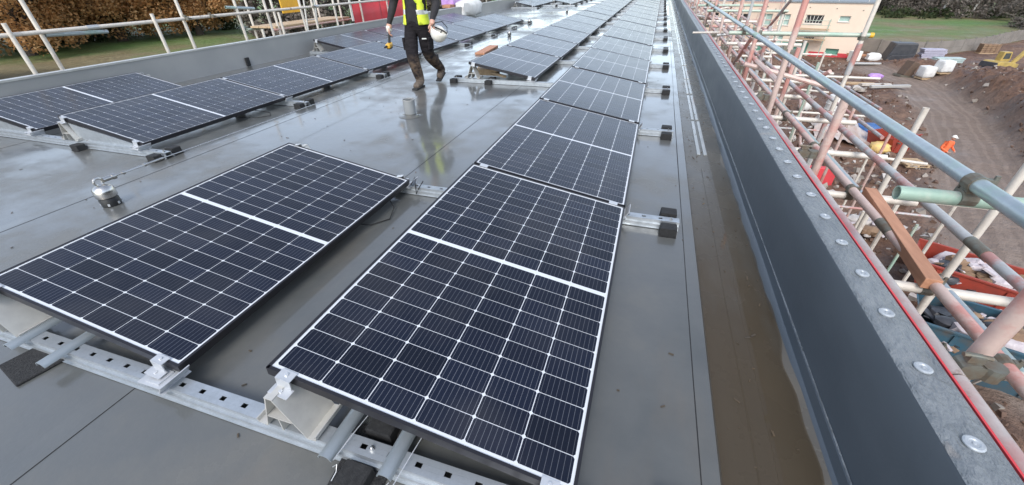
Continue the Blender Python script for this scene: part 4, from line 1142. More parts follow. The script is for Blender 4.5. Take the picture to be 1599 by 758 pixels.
def zone_all(r):
    while True:
        x = 4+r.random()**1.3*40; y = 6+r.random()**1.2*58
        if seg_dist(x, y, ROAD) > 1.9 and not (y > fence_y(x)-1): return x, y
def zone_mess(r):
    while True:
        x = r.gauss(12.5, 3); y = r.gauss(26, 9)
        if 7 < x < 19 and 9 < y < 46 and seg_dist(x, y, ROAD) > 2.2: return x, y
tag(scatter(7000, zone_all, .04, .26, [M['clod'], M['clod'], M['clod'], M['stone']], 'soil_clods', 1), 'scattered soil clods and stones over the muddy site', 'rubble', kind='stuff')
tag(scatter(480, zone_mess, .05, .32, [M['litter'], M['stone'], M['stone'], M['litter'], M['clod']], 'site_litter', 2), 'pale litter and broken pieces strewn below the scaffold', 'litter', kind='stuff')

# ================================================================== SITE THINGS
M['skip_red'] = simple('skip_red', (.34, .050, .030), (.24, .045, .03), .5, scale=2.5, bump=.15, bscale=5)
M['skip_blue'] = simple('skip_blue', (.028, .080, .115), (.075, .065, .055), .5, scale=2.5, bump=.15, bscale=5, lo=.45, hi=.72)
M['rubbish_w'] = simple('rubbish_white', (.60, .55, .55), (.42, .36, .38), .7, scale=3, bump=.4, bscale=6, bdist=.05)
M['rubbish_d'] = simple('rubbish_dark', (.03, .032, .038), (.05, .05, .055), .45, scale=3, bump=.4, bscale=6, bdist=.05)
M['rubbish_b'] = simple('rubbish_brown', (.26, .17, .10), (.18, .11, .07), .8, scale=3)
M['blue'] = simple('blue_plastic', (.03, .10, .28), (.04, .13, .33), .5)
def skip(loc, rz, L, W, H, mat, label):
    r = empty('skip', loc, (0, 0, rz)); tag(r, label, 'skip')
    b0, b1 = L*.30, L*.5; t = .03
    def hull(off, z0, z1):
        k = (b1-b0)
        f = lambda z: b0+k*(z/H)
        return [(-f(z0)+off, -W/2+off, z0), (f(z0)-off, -W/2+off, z0), (f(z0)-off, W/2-off, z0), (-f(z0)+off, W/2-off, z0),
                (-f(z1)+off, -W/2+off, z1), (f(z1)-off, -W/2+off, z1), (f(z1)-off, W/2-off, z1), (-f(z1)+off, W/2-off, z1)]
    vs = hull(0, 0, H)+hull(.04, .05, H)
    fs = [(0,3,2,1), (0,1,5,4), (1,2,6,5), (2,3,7,6), (3,0,4,7), (8,9,10,11), (8,12,13,9), (9,13,14,10), (10,14,15,11), (11,15,12,8), (4,5,13,12), (5,6,14,13), (6,7,15,14), (7,4,12,15)]
    MB().add(vs, fs).build('hull', mat, r)
    for s in (-1, 1): MB().box(-b1, b1, s*W/2-.04, s*W/2+.04, H-.002, H+.07).build('rim', mat, r, bevel=.01)
    for s in (-1, 1):
        for q in (-.33, .33):
            MB().box(q*L*.8-.05, q*L*.8+.05, *sorted((s*W/2, s*(W/2+.05))), .1, H-.05).build('stiffener', mat, r)
            MB().tube((q*L*.9, s*(W/2+.04), H*.72), (q*L*.9, s*(W/2+.2), H*.72), .04, 8).build('lifting_lug', M['coupler'], r)
    return r
def heap(name, c, size, seed, mats, n, label, smin=.15, smax=.5, rz=0):
    rnd = random.Random(seed); m = MB(); idx = []
    for i in range(n):
        a, b = rnd.uniform(-1, 1), rnd.uniform(-1, 1)
        h = max(0, 1-.5*(a*a+b*b)); p = Vector((a*size[0]/2, b*size[1]/2, h*size[2]*rnd.uniform(.4, 1)))
        p.rotate(Euler((0, 0, rz))); p += Vector(c); s = rnd.uniform(smin, smax); k = len(m.f)
        if rnd.random() < .55: q = lumpy(p, (s*1.5, s*1.1, s*.8), rnd.random()*90, 10, .4); m.add(q.v, q.f)
        else: m.obox(p, (s*rnd.uniform(.6, 2.2), s*rnd.uniform(.2, .8), s*.12), (rnd.uniform(-.5, .5), rnd.uniform(-.5, .5), rnd.random()*6))
        idx += [rnd.choice(range(len(mats)))]*(len(m.f)-k)
    me = m.mesh(name, None, True)
    for q in mats: me.materials.append(q)
    me.polygons.foreach_set('material_index', idx)
    return tag(link(name, me), label, 'rubbish', kind='stuff')
zt = lambda x, y, d=0: gz(x, y)[0]+d
skip((12.06, 13.69, zt(12.1, 13.7)), -.5, 3.0, 1.7, 1.15, M['skip_red'], 'rust red skip full of white rubbish below the orange timber')
heap('rubbish', (12.06, 13.69, GR+.75), (2.3, 1.3, .62), 4, [M['rubbish_w'], M['rubbish_w'], M['rubbish_b'], M['rubbish_d']], 60, 'white and brown rubbish heaped in the rust red skip')
skip((10.9, 10.5, zt(10.8, 10.6)), -.34, 3.2, 1.8, 1.3, M['skip_blue'], 'worn blue skip full of black bags beside the rust red skip')
heap('rubbish', (10.9, 10.55, GR+.85), (2.5, 1.3, .65), 5, [M['rubbish_d'], M['rubbish_w'], M['rubbish_b'], M['rubbish_d']], 70, 'black bags and pink scraps heaped in the worn blue skip')
heap('rubbish', (11.0, 17.6, GR+.05), (2.3, 1.6, .5), 6, [M['litter'], M['rubbish_w'], M['rubbish_b']], 46, 'white torn sheets piled on mud behind the orange timber')
heap('rubbish', (13.2, 12.2, GR+.1), (2.4, 1.4, .6), 8, [M['rubbish_w'], M['litter'], M['rubbish_b']], 40, 'pale rubbish pile on the mud by the end of the blue skip')
skip((15.9, 29.3, zt(15.9, 29.3)), .6, 2.3, 1.5, .95, M['skip_red'], 'bright red skip on the mud near the crumpled plastic sheet')
tag(lumpy((15.0, 28.2, GR+.35), (1.0, .8, .6), 12).build('yellow_sack', simple('yellow_sack', (.72, .50, .15), (.6, .42, .2), .6), smooth=True), 'yellow sack in front of the bright red skip', 'sack')
tag(lumpy((15.6, 31.3, GR+.45), (1.8, 1.2, .9), 15).build('tarpaulin', M['blue'], smooth=True), 'dark blue tarpaulin bundle behind the bright red skip', 'tarpaulin')
# crumpled plastic sheet over a heap
vs = []; fs = []; n = 34
for a in range(n+1):
    for b in range(n+1):
        u, v = a/n-.5, b/n-.5; x = 14.0+u*3.6+v*.8; y = 31.3+v*5.0-u*.6
        e = math.exp(-6*(u*u+v*v)); z = gz(x, y)[0]+.04+.55*e+.10*abs(noise.noise(Vector((u*9+v*5, v*4, 2))))+.16*abs(noise.noise(Vector((u*14-v*3, v*3, 9))))
        vs.append((x, y, z))
for a in range(n):
    for b in range(n): fs.append((a*(n+1)+b, (a+1)*(n+1)+b, (a+1)*(n+1)+b+1, a*(n+1)+b+1))
tag(MB().add(vs, fs).build('plastic_sheet', simple('muddy_plastic', (.34, .24, .19), (.52, .46, .42), .25, scale=.9, stretch=(3, .6, 1)), smooth=True), 'muddy crumpled plastic sheet spread over a heap on the site', 'sheet')
# white tank on mud
tk = empty('water_tank', (15.1, 36.7, zt(15.1, 36.7))); tag(tk, 'round white water tank standing on the mud among litter', 'tank')
MB().lathe((0, 0, 0), [(.62, 0), (.66, .06), (.66, 1.25), (.60, 1.38), (.30, 1.45), (.26, 1.46)], 24).build('tank_body', M['white_bag'], tk, True)
for z in (.4, .8): MB().lathe((0, 0, z), [(.668, -.03), (.69, 0), (.668, .03)], 24).build('rib', M['white_bag'], tk, True)
MB().lathe((0, 0, 1.46), [(.26, 0), (.26, .09), (.22, .11)], 16).build('lid', M['hat'], tk, True)
tag(lumpy((13.4, 37.6, GR+.35), (.9, .8, .8), 19).build('white_sack', M['white_bag'], smooth=True), 'small white sack beside the round water tank', 'sack')
# pallets
def pallet(loc, rz, label):
    r = empty('pallet', loc, (0, 0, rz)); tag(r, label, 'pallet')
    for k in range(6): MB().box(-.6, .6, -.5+k*.19, -.5+k*.19+.11, .122, .144).build('slat', M['timber_pale'], r)
    for k in (-.55, -.05, .45): MB().box(k, k+.1, -.5, .56, .022, .12).build('bearer', M['timber_pale'], r)
    for k in (-.5, 0, .45): MB().box(-.6, .6, k, k+.1, 0, .020).build('slat', M['timber_pale'], r)
    return r
pallet((15.8, 26.1, zt(15.8, 26.1, .05)), .2, 'pale empty pallet lying on mud by the bright red skip')
# red bin by the scaffold foot
rb = empty('red_barrier', (10.25, 22.5, zt(10.25, 22.5))); tag(rb, 'bright red plastic barrier at the foot of the scaffold', 'barrier')
MB().prism([(-.75, 0), (.75, 0), (.7, .12), (.68, .95), (-.68, .95), (-.7, .12)], -.16, .16).build('barrier_body', M['red_sheet'], rb, bevel=.03)
for s in (-.5, .5): MB().box(s-.18, s+.18, -.35, .35, -.02, .06).build('foot', M['dark'], rb)
# timbers on the mud
for (x, y, L, rz, mat, lab) in [(20.6, 48.2, 2.4, -1.5, 'timber_pale', 'short pale timber nearest the far building on the mud'), (21.6, 47.4, 2.6, -1.35, 'tube_cream', 'yellowish timber with green end lying on the mud'), (22.3, 46.4, 3.6, -1.25, 'bracket', 'long white timber lying across the mud by the track')]:
    r = MB().obox((0, 0, .12), (.30, L, .20), (0, 0, 0)).build('timber_stack', M[mat], None, loc=(x, y, zt(x, y)), rot=(0, 0, rz), bevel=.01); tag(r, lab, 'timber', 'timbers lying on the mud')
tag(MB().obox((18.6, 53.5, zt(18.6, 53.5)+.15), (2.6, .9, .16), (0, 0, .1)).build('white_board', M['hat'], bevel=.01), 'white board lying on the mud in front of the far building', 'board')
tag(lumpy((16.6, 55.0, GR+.5), (1.6, 1.2, 1.1), 23).build('builders_bag', M['rubbish_w'], smooth=True), 'dirty white builders bag before the far building', 'bag')
tag(lumpy((22.9, 51.3, GR+.3), (1.2, .8, .55), 29).build('purple_wrap', M['purple'], smooth=True), 'crumpled purple wrapping on the mud beside the track', 'wrapping')
tag(heap('rubbish', (18.9, 44.6, GR+.1), (1.6, 1.0, .5), 33, [M['litter'], M['stone']], 20, 'small pile of white offcuts beside the timbers on mud'), None)
# stacks near the fence
bs = empty('covered_stack', (29.4, 63.6, zt(29.4, 63.6))); tag(bs, 'tall stack wrapped in black sheeting in front of the concrete fence', 'stack')
MB().prism([(-1.5, 0), (1.5, 0), (1.3, 1.0), (1.15, 1.95), (-1.0, 1.95), (-1.2, 1.0)], -.9, .9).build('wrapped_load', M['rubbish_d'], bs, bevel=.12)
MB().prism([(-1.7, 0), (-1.1, .7), (1.1, .8), (1.7, 0)], -1.25, -1.02).build('loose_sheet', M['rubbish_d'], bs, bevel=.03)
st = empty('board_stack', (32.7, 63.8, zt(32.7, 63.8))); tag(st, 'stack of lilac wrapped insulation boards beside the black covered stack', 'stack')
for k in range(5): MB().obox((random.uniform(-.08, .08), 0, .15+k*.25), (2.2, 1.1, .23), (0, 0, random.uniform(-.03, .03))).build('board_pack', simple('lilac_pack%d' % k, (.40, .38, .46), (.32, .31, .38), .5), st, bevel=.02)
st = empty('board_stack', (32.2, 59.6, zt(32.2, 59.6))); tag(st, 'low stack of pale green boards in front of the lilac wrapped stack', 'stack')
for k in range(3): MB().obox((random.uniform(-.2, .2), 0, .1+k*.16), (2.6, 1.0, .14), (0, 0, .05*k)).build('board_pack', simple('pale_green%d' % k, (.42, .50, .48), (.34, .42, .40), .5), st, bevel=.02)
tag(MB().obox((24.4, 61.9, zt(24.4, 61.9)+.55), (1.0, .9, 1.1), (0, 0, .3)).build('white_crate', M['hat'], bevel=.05), 'white crate standing at the corner of the far building', 'crate')
tag(lumpy((26.6, 62.6, GR+.45), (1.5, 1.1, 1.0), 41).build('white_sack', M['white_bag'], smooth=True), 'white sack between the far building corner and the black stack', 'sack')
tag(MB().obox((25.6, 63.4, zt(25.6, 63.4)+.5), (3.2, .25, .22), (0, .06, .1)).build('timber_stack', M['timber'], bevel=.01), 'reddish timber leaning beside the white crate at the far building', 'timber')
tag(MB().obox((25.3, 59.5, zt(25.3, 59.5)+.18), (4.2, .6, .12), (0, 0, .12)).build('board', M['bracket'], bevel=.01), 'pale green white board lying before the far building corner', 'board')
for i, (x, y) in enumerate([(27.4, 52.4), (28.5, 52.2)]):
    p = empty('bagged_pallet', (x, y, zt(x, y)), (0, 0, .2)); tag(p, ('wrapped white pallet load beside the tilted brown skip', 'wrapped white pallet load at the edge of the spoil heap')[i], 'pallet load', 'white pallet loads by the track')
    MB().box(-.5, .5, -.55, .55, 0, .13).build('pallet_base', M['timber_pale'], p)
    lumpy((0, 0, .66), (1.1, 1.2, 1.05), 50+i*5, 28, .06, .32).build('wrapped_load', M['white_bag'], p, True)
bp_ = empty('tipping_skip', (26.2, 53.6, zt(26.2, 53.6)), (R_(0), R_(8), .3)); tag(bp_, 'small tilted dark brown dumper skip beside the white pallet loads', 'skip')
MB().prism([(-.40, .2), (.45, 0), (.60, 1.4), (-.10, 1.55)], -.5, .5).build('hopper', simple('rusty_brown', (.09, .065, .05), (.13, .08, .05), .7), bp_, bevel=.04)
MB().box(-.7, .9, -.5, .5, 0, .18).build('base_frame', M['coupler'], bp_)
# concrete box by the fence
cb = empty('brick_pallet', (42.9, 73.0, zt(42.9, 73.0))); tag(cb, 'pallet of brown bricks standing against the concrete fence', 'bricks')
for k in range(4):
    for a in range(4):
        MB().box(-.9+a*.46, -.9+a*.46+.44, -.5, .5, .15+k*.26, .15+k*.26+.24).build('brick_pack', M['rubbish_b'], cb, bevel=.02)
MB().box(-1.0, 1.0, -.52, .52, 0, .14).build('pallet_base', M['timber_pale'], cb)

# fence: concrete posts and panels
fc = empty('panel_fence', (38, 72, -8)); tag(fc, 'long grey concrete panel fence between the building site and the green field', 'fence')
M['fence'] = simple('fence_panel', (.235, .21, .185), (.185, .165, .145), .85, scale=.9, bump=.3, bscale=8)
M['fence_post'] = simple('fence_post', (.20, .18, .16), (.16, .15, .13), .85)
pts = []; step = 2.45
acc = 0
for (a, b), (c, d) in zip(FENCE, FENCE[1:]):
    L = math.hypot(c-a, d-b); n = max(1, round(L/step))
    pts += [(a+(c-a)*i/n, b+(d-b)*i/n) for i in range(n)]
pts.append(FENCE[-1])
def fp(mb, name, mat, **k):
    o = mb.build(name, mat, None, **k); o.parent = fc; o.matrix_parent_inverse = fc.matrix_basis.inverted(); return o
for (a, b), (c, d) in zip(pts, pts[1:]):
    z = GR-.1; h = 1.6
    u = Vector((c-a, d-b, 0)).normalized()
    for k in range(2):
        fp(MB().bar(Vector((a, b, z+h*(k+.5)/2))+u*.1, Vector((c, d, z+h*(k+.5)/2))-u*.1, .07, h/2-.02), 'fence_panel', M['fence'])
    fp(MB().box(a-.07, a+.07, b-.07, b+.07, z-.2, z+h+.10), 'post', M['fence_post'])

# second person down on the site
Jp = dict(J); Jp.update(kneeL=(-.09, -.03, .46), ankL=(-.10, .03, .10), toeL=(-.11, -.15, .042), kneeR=(.09, .0, .46), ankR=(.11, .06, .10), toeR=(.12, -.12, .042),
                        wriL=(-.25, -.25, 1.0), palmL=(-.2, -.31, .97), wriR=(.25, -.25, .98), palmR=(.2, -.31, .95))
M['orange'] = simple('hi_vis_orange', (.80, .16, .05), (.70, .13, .05), .7, scale=9)
p2, V2 = build_person('person', (17.0, 26.3, zt(17.0, 26.3, .0)), Jp, 1.03, 'person in orange hi-vis top and white helmet standing on the dirt track', [M['orange'], M['rubbish_d'], M['boots'], M['skin']])
p2.rotation_euler = (0, 0, .5)
hm = MB().lathe((0, 0, 0), [(.115, .0), (.118, .01), (.10, .055), (.07, .095), (.02, .118), (.002, .12)], 16); hm.build('helmet', M['hat'], p2, True, loc=V2['head']+Vector((0, 0, .045)))
MB().obox(V2['head']+Vector((0, -.13, .05)), (.16, .08, .012), (.15, 0, 0)).build('helmet_peak', M['hat'], p2, bevel=.003)

# excavator
ex = empty('excavator', (35.8, 57.4, zt(35.8, 57.4)-.02), (0, 0, .35)); ex.scale = (.68, .68, .68); tag(ex, 'yellow tracked excavator working beside the spoil heap', 'excavator')
M['exy'] = simple('excavator_yellow', (.46, .33, .09), (.32, .23, .08), .45, scale=1.5)
M['glass'] = simple('cab_glass', (.05, .06, .065), (.06, .07, .075), .08)
for s in (-1, 1):
    t = MB().prism([(-1.9, .35), (-1.6, .02), (1.6, .02), (1.9, .35), (1.75, .72), (1.4, .86), (-1.4, .86), (-1.75, .72)], s*1.0-.27, s*1.0+.27).build('track', M['rubber'], ex, bevel=.04)
    for k in range(6): MB().tube((-1.35+k*.54, s*1.28, .33), (-1.35+k*.54, s*1.31, .33), .2, 12).build('roller', M['coupler'], t)
MB().box(-.8, .8, -.73, .73, .4, .98).build('undercarriage', M['rubbish_d'], ex)
MB().prism([(-1.9, 1.0), (1.35, 1.0), (1.35, 1.5), (.2, 1.75), (-1.7, 1.9), (-2.0, 1.6)], -1.2, 1.2).build('house', M['exy'], ex, bevel=.06)
MB().prism([(-2.3, 1.0), (-2.01, 1.0), (-2.01, 1.75), (-2.2, 1.75)], -1.2, 1.2).build('counterweight', M['rubbish_d'], ex, bevel=.08)
cbm = MB().prism([(-.1, 1.76), (1.35, 1.52), (1.45, 2.0), (1.15, 2.95), (-.1, 3.0)], .35, 1.2).build('cab', M['exy'], ex, bevel=.05)
MB().prism([(.15, 2.0), (1.2, 2.0), (1.0, 2.8), (.15, 2.8)], 1.2, 1.215).build('side_window', M['glass'], cbm); MB().prism([(.15, 2.0), (1.2, 2.0), (1.0, 2.8), (.15, 2.8)], .335, .35).build('side_window', M['glass'], cbm)
MB().add([(1.46, .43, 2.05), (1.46, 1.12, 2.05), (1.17, 1.12, 2.9), (1.17, .43, 2.9), (1.475, .43, 2.055), (1.475, 1.12, 2.055), (1.185, 1.12, 2.905), (1.185, .43, 2.905)], [(0,1,2,3), (7,6,5,4), (0,4,5,1), (1,5,6,2), (2,6,7,3), (3,7,4,0)]).build('windscreen', M['glass'], cbm)
MB().prism([(1.0, 1.55), (1.35, 1.35), (3.2, 3.9), (5.3, 4.35), (5.2, 4.65), (3.0, 4.4), (2.5, 4.0)], -.5, -.12).build('boom', M['exy'], ex, bevel=.04)
MB().prism([(5.0, 4.7), (5.4, 4.75), (6.0, 2.3), (5.75, 2.2)], -.46, -.16).build('stick', M['exy'], ex, bevel=.03)
MB().tube((1.3, -.31, 1.9), (3.0, -.31, 3.6), .07, 10).build('boom_ram', M['steel'], ex, True); MB().tube((3.2, -.31, 4.6), (5.1, -.31, 4.85), .06, 10).build('stick_ram', M['steel'], ex, True)
MB().prism([(5.6, 2.25), (6.15, 2.35), (6.35, 1.7), (6.0, 1.2), (5.5, 1.1), (5.2, 1.35), (5.55, 1.55)], -.8, .18).build('bucket', M['coupler'], ex, bevel=.03)

# ================================================================== FAR BUILDING on the site
FA = Vector((25.08, 63.79, GR)); ft = Vector((15.1-25.08, 67.5-63.79, 0)).normalized(); fn = Vector((ft.y, -ft.x, 0))
if fn.y > 0: fn = -fn
fb = empty('site_building', FA); tag(fb, 'cream sheathed two-storey building under construction with a red base band', 'building')
Mx = Matrix((ft, -fn, Vector((0, 0, 1)))).transposed().to_4x4(); fb.matrix_world = Matrix.Translation(FA) @ Mx
# local: x along facade (0..26), y into the building, z up from ground
M['cream'] = simple('cream_sheathing', (.74, .60, .47), (.68, .55, .43), .8, scale=.5, bump=.1)
M['fb_roof'] = simple('grey_roof_edge', (.22, .24, .26), (.17, .19, .20), .6)
M['green_board'] = simple('green_board', (.10, .26, .19), (.13, .30, .23), .6)
M['pale_green'] = simple('pale_green_glass', (.42, .56, .50), (.35, .48, .43), .25)
M['opening'] = simple('dark_opening', (.02, .02, .022), (.03, .03, .03), .6)
HB = 5.97; LB = 27.0
ops = [(1.89, 3.02, 4.0, 4.64, 'small'), (4.59, 6.57, 3.68, 4.67, 'open'), (8.21, 9.5, 3.38, 4.66, 'green'), (10.28, 11.84, 3.29, 4.66, 'green'), (13.03, 14.76, 3.33, 4.58, 'dark'),
       (4.82, 6.0, 1.79, 2.25, 'open'), (1.79, 3.17, .37, 1.02, 'board'), (10.2, 11.7, .2, 1.35, 'board'), (13.3, 14.9, .9, 2.1, 'dark'), (8.3, 9.5, 1.1, 2.2, 'green'), (10.3, 11.5, 1.65, 2.5, 'green'), (17, 18.5, 3.3, 4.6, 'dark'), (20.5, 22, 3.3, 4.6, 'green')]
# facade with real openings: split by column lines
xs = sorted({0, LB} | {o[0] for o in ops} | {o[1] for o in ops}); zs = sorted({.0, HB} | {o[2] for o in ops} | {o[3] for o in ops})
m = MB()
for xa, xb in zip(xs, xs[1:]):
    run = None
    for za, zb in list(zip(zs, zs[1:]))+[(None, None)]:
        hole = za is None or any(o[0] <= (xa+xb)/2 <= o[1] and o[2] <= (za+zb)/2 <= o[3] for o in ops)
        if not hole:
            run = (run[0], zb) if run else (za, zb)
        elif run: m.box(xa, xb, 0, .30, run[0], run[1]); run = None
m.build('front_wall', M['cream'], fb)
MB().box(.002, .30, .301, 9.0, 0, HB).build('side_wall', M['cream'], fb); MB().box(LB-.3, LB, .301, 9, 0, HB).build('side_wall', M['cream'], fb); MB().box(.002, LB, 9.001, 9.3, 0, HB).build('back_wall', M['cream'], fb)
rf = MB().box(-.12, LB+.12, -.12, 9.4, HB+.002, HB+.16).build('roof', M['fb_roof'], fb)
for k in range(9): MB().tube((.8+k*2.9, .05, HB+.16), (.8+k*2.9, .05, HB+1.1), .03, 6).build('roof_post', M['tube_cream'], rf)
MB().tube((.3, .05, HB+.95), (LB-.5, .05, HB+.95), .03, 6).build('roof_rail', M['tube_cream'], rf)
for (a, b, red) in ((.1, 1.78, 1), (1.80, 3.16, 2), (3.18, 4.9, 1), (5.2, 10.15, 0), (11.75, 13.2, 1), (15, 18, 1)):
    if red == 1: MB().box(a, b, -.035, -.002, .02, .56).build('red_base_band', M['red_sheet'], fb)
    elif red == 2: MB().box(a, b, -.035, -.002, .02, .35).build('red_base_band', M['red_sheet'], fb)
MB().box(5.2, 8.2, -.035, -.002, .02, 1.5).build('green_base_board', M['green_board'], fb)
for k in range(9): MB().obox((9*k/3.0+.2+random.random(), -.02, HB-.5-random.random()*.3), (.12, .04, .10), (0, .5, 0)).build('bracket_mark', M['coupler'], fb)
for (a, b, c, d, kind) in ops:
    w = empty('window'); w.parent = fb
    bm_ = MB().box(a+.001, b-.001, .26, .30, c+.001, d-.001)
    pane = bm_.build('pane', {'small': M['pale_green'], 'open': M['opening'], 'green': M['pale_green'], 'dark': M['opening'], 'board': M['green_board']}[kind], w)
    f = MB(); t = .07
    f.box(a, a+t, .14, .22, c, d).box(b-t, b, .14, .22, c, d).box(a+t, b-t, .14, .22, c, c+t).box(a+t, b-t, .14, .22, d-t, d)
    f.build('frame', M['hat'] if kind != 'board' else M['green_board'], w)
    if kind in ('green', 'dark'):
        MB().box((a+b)/2-.04, (a+b)/2+.04, .15, .21, c+t, d-t).build('mullion', M['hat'], w); MB().box(a+t, b-t, .152, .208, (c+d)/2-.035, (c+d)/2+.035).build('glazing_bar', M['hat'], w)
    if kind == 'open':
        for q in range(5): MB().obox((a+.3+q*(b-a-.5)/4, .18, (c+d)/2+.05), (.05, .05, d-c-.1), (0, .15*(q-2), 0)).build('prop', M['hat'], w)
    MB().box(a-.06, b+.06, -.06, .0-.002, c-.07, c-.005).build('sill', M['bracket'], w)
# tower scaffold platforms on the facade
tw = empty('tower_scaffold'); tag(tw, 'small tower scaffold with boarded platforms against the cream building', 'scaffold'); tw.matrix_world = fb.matrix_world
for (x, y) in ((3.75, -.25), (6.75, -.25), (3.75, -1.3), (6.75, -1.3)): MB().tube((x, y, 0), (x, y, 4.3), .03, 6).build('standard', M['tube_green'], tw)
for z in (2.0, 3.15):
    for k in range(4): MB().box(3.6, 6.9, -1.35+k*.28, -1.35+k*.28+.26, z, z+.05).build('platform_board', M['timber_pale'], tw)
    MB().tube((3.5, -1.3, z+.5), (7, -1.3, z+.5), .03, 6).build('rail', M['tube_green'], tw); MB().tube((3.5, -1.3, z+1.0), (7, -1.3, z+1.0), .03, 6).build('rail', M['tube_green'], tw)
# facade scaffold nearer our roof
fs_ = empty('facade_scaffold'); tag(fs_, 'dense pink scaffold frame along the far half of the cream building', 'scaffold'); fs_.matrix_world = fb.matrix_world
for k in range(7):
    for y in (-.5, -1.7):
        MB().tube((9.5+k*2.3, y, 0), (9.5+k*2.3, y, 7.2), .03, 6).build('standard', M['tube_pink'], fs_)
for z in (1.0, 2.0, 3.0, 4.0, 5.0, 6.0):
    for y in (-.53, -1.73): MB().tube((9.2, y, z), (23.6, y, z), .03, 6).build('ledger', M['tube_pink'], fs_)

# ================================================================== VEGETATION
def leafmat(name, cols, rough=.7):
    m, nt, b = newmat(name)
    ge = N(nt, 'ShaderNodeNewGeometry')
    n = len(cols); r = ramp(nt, ge.outputs['Random Per Island'], [(i/(n-1), c) for i, c in enumerate(cols)])
    nt.links.new(r.outputs[0], b.inputs['Base Color']); b.inputs['Roughness'].default_value = rough
    b.inputs['Specular IOR Level'].default_value = .2
    tr = N(nt, 'ShaderNodeBsdfTranslucent'); mx = N(nt, 'ShaderNodeMixShader'); mx.inputs[0].default_value = .5
    nt.links.new(r.outputs[0], tr.inputs[0]); nt.links.new(b.outputs[0], mx.inputs[1]); nt.links.new(tr.outputs[0], mx.inputs[2]); nt.links.new(mx.outputs[0], nt.nodes['Material Output'].inputs['Surface'])
    return m
M['oak'] = leafmat('autumn_leaf', [(.42, .23, .10), (.52, .29, .125), (.58, .34, .15), (.46, .29, .14), (.60, .40, .20)])
M['oak2'] = leafmat('dull_leaf', [(.36, .21, .10), (.42, .26, .125), (.33, .24, .12), (.46, .30, .15)])
M['ivy'] = leafmat('dark_green_leaf', [(.042, .062, .028), (.06, .082, .036), (.09, .095, .042)])
M['twig'] = leafmat('bare_twig', [(.23, .195, .17), (.28, .24, .21), (.20, .18, .15), (.25, .21, .175)], .9)
M['bark'] = simple('bark', (.075, .058, .045), (.05, .04, .032), .9, scale=8, bump=.6)
def leaves(clumps, per, size, seed, mat, name='crown', asp=.7):
    rnd = random.Random(seed); vs = []; fs = []
    for (c, r) in clumps:
        for i in range(per):
            d = Vector((rnd.gauss(0, 1), rnd.gauss(0, 1), rnd.gauss(0, 1)));  d.normalize()
            p = Vector(c)+d*r*(rnd.random()**.42); s = size*rnd.uniform(.6, 1.4)
            M3 = Euler((rnd.uniform(-1.1, 1.1), rnd.uniform(-1.1, 1.1), rnd.random()*6.3)).to_matrix()
            a = M3 @ Vector((s, 0, 0)); b = M3 @ Vector((0, s*asp, 0)); k = len(vs)
            vs += [p-a*.5, p+b*.5+a*.05, p+a*.5+M3 @ Vector((0, 0, s*.12)), p-b*.5]; fs.append((k, k+1, k+2, k+3))
    me = bpy.data.meshes.new(name); me.from_pydata([tuple(v) for v in vs], [], fs); me.materials.append(mat); return me
def tree(name, loc, h, rad, seed, mat, label, nclump=34, per=150, size=.42, low=.18, group='autumn trees beyond the pale parapet'):
    rnd = random.Random(seed); r = empty(name, loc); tag(r, label, 'tree', group)
    m = MB(); tr = h*.028
    m.path([(0, 0, -.3), (.1, 0, h*.15), (-.05, .1, h*.35), (.05, .1, h*.6), (.0, .0, h*.85)], tr, 8, [tr*1.35, tr, tr*.85, tr*.5, tr*.15])
    cl = []
    for i in range(nclump):
        t = rnd.random(); a = rnd.random()*2*PI; z = h*(low+(1-low)*t)
        env = rad*math.sin(PI*min(1, (t*.86+.14)))**.6; q = env*rnd.uniform(.35, 1)
        c = Vector((q*math.cos(a), q*math.sin(a), z)); cl.append((c, rad*rnd.uniform(.16, .32)))
        st_ = Vector((0, 0, max(h*.12, z-.5*q-.1*h))); m.path([st_, st_.lerp(c, .5)+Vector((0, 0, .1*h*rnd.random())), c], .05, 5, [tr*.42, tr*.22, tr*.06])
    m.build('trunk', M['bark'], r, True)
    link('crown', leaves(cl, per, size, seed, mat), r)
    return r
gl = lambda x, y: gz(x, y)[0]
for i, (x, y, h, rd, mt, lab) in enumerate([
    (-73, 33, 16, 8.5, 'oak', 'broad golden oak behind the guardrail end nearest the domed anchor post'), (-75, 45, 18, 9.5, 'oak', 'largest copper-brown oak spreading low over the grass strip'),
    (-68, 52, 15, 7, 'oak', 'rounded orange oak next to the bare brown thicket'), (-86, 25, 19, 10, 'oak2', 'dull brown tree behind the golden oak'),
    (-90, 41, 20, 11, 'oak2', 'tall dull brown tree behind the copper-brown oak'), (-86, 56, 18, 9, 'oak2', 'brown tree rising behind the rounded orange oak'), (-58, 18.5, 7, 4.2, 'oak', 'low orange tree with bare pale boughs at the grass edge')]):
    tree('oak_tree', (x, y, gl(x, y)), h, rd, 100+i, M[mt], lab, 95, 330, .38, .12)
for i, (x, y, h, rd, lab) in enumerate([(-82, 40, 10, 8, 'dark ivy-green shrub mass in the gap between the oaks'), (-74, 60, 9, 6, 'dark green shrub at the foot of the bare thicket'), (-87, 49, 11, 7, 'dark evergreen shrub hidden behind the oaks')]):
    tree('evergreen_shrub', (x, y, gl(x, y)), h, rd, 150+i, M['ivy'], lab, 34, 260, .45, .02, 'dark shrubs between the oaks')
for i in range(9):
    x, y = -56+i*4.2, 56+i*5.5+random.uniform(-2, 2)
    tree('bare_tree', (x, y, gl(x, y)), random.uniform(9, 13), random.uniform(4, 5.5), 170+i, M['twig'], 'bare brown tree in the thicket behind the scaffold access bay', 40, 220, .5, .03, 'bare trees of the thicket')
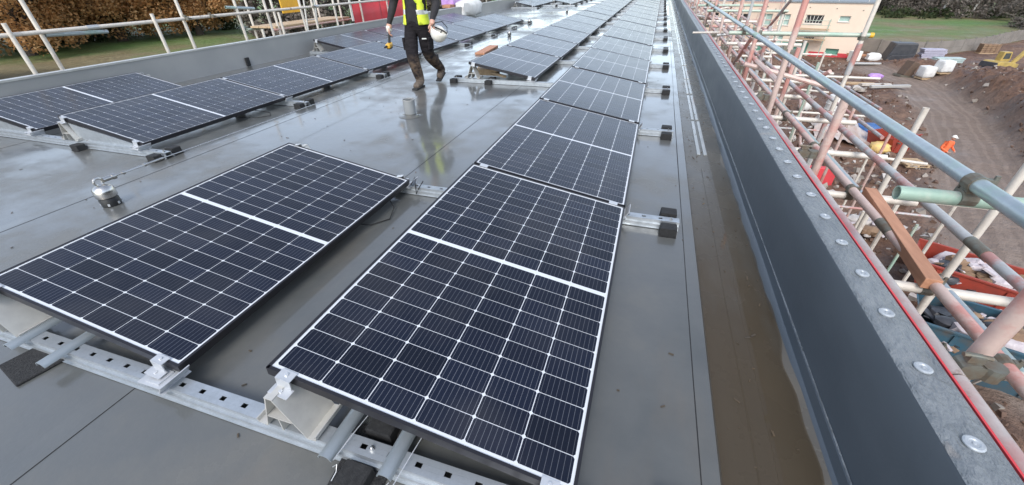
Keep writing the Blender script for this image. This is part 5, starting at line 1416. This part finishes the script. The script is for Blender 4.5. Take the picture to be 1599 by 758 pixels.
# hedge at the top of the field
cl = []
rnd = random.Random(9)
HL = [(46, 175), (57, 131), (64, 124), (70, 121), (76, 112), (64, 102), (80, 96), (110, 100)]
for (a, b), (c, d) in zip(HL[:4]+[HL[3]], HL[1:5]):
    n = int(math.hypot(c-a, d-b)/1.1)
    for i in range(n):
        t = i/max(1, n); q = rnd.uniform(0, 1)
        for k in range(3): cl.append((Vector((a+(c-a)*t+rnd.gauss(0, 1.2)+k*1.5, b+(d-b)*t+rnd.gauss(0, 1.2)+k*4.0, GR+.6+rnd.uniform(0, 4.5)+k*1.3)), rnd.uniform(1.0, 2.0)))
for i in range(420):
    cl.append((Vector((rnd.uniform(48, 115), rnd.uniform(130, 152), GR+rnd.uniform(.5, 7.5))), rnd.uniform(1.4, 2.8)))
for i in range(46):
    t = rnd.random(); cl.append((Vector((63.5+t*14, 104+t*16+rnd.gauss(0, 1.5), GR+rnd.uniform(.4, 4.5))), rnd.uniform(1.0, 2.0)))
tag(link('hedgerow', leaves(cl, 110, .62, 5, M['twig'], 'hedgerow', .5)), 'dark leafless hedgerow thicket along the top of the green field', 'hedge', kind='stuff')
cl = [(Vector((rnd.uniform(50, 100), rnd.uniform(121, 135), GR+rnd.uniform(.3, 1.6))), rnd.uniform(.8, 1.5)) for i in range(70)]
tag(link('hedge_undergrowth', leaves(cl, 50, .6, 6, M['ivy'], 'hedge_undergrowth', .6)), 'dark green undergrowth at the foot of the leafless hedgerow', 'undergrowth', kind='stuff')
for i, (x, y) in enumerate([(62, 128), (67, 127), (84, 124), (88, 126)]):
    m = MB(); m.path([(0, 0, -.3), (.4, 0, 4), (.2, .3, 8), (1.2, .2, 13)], .2, 6, [.26, .2, .15, .05]); m.path([(.3, .1, 6), (1.5, .4, 9), (2, .5, 12)], .1, 5, [.12, .08, .03])
    r = empty('birch_trunk', (x, y, GR)); tag(r, 'slender pale leaning trunk rising from the leafless hedgerow', 'tree', 'pale trunks in the hedgerow')
    m.build('trunk', M['bracket'], r, True)
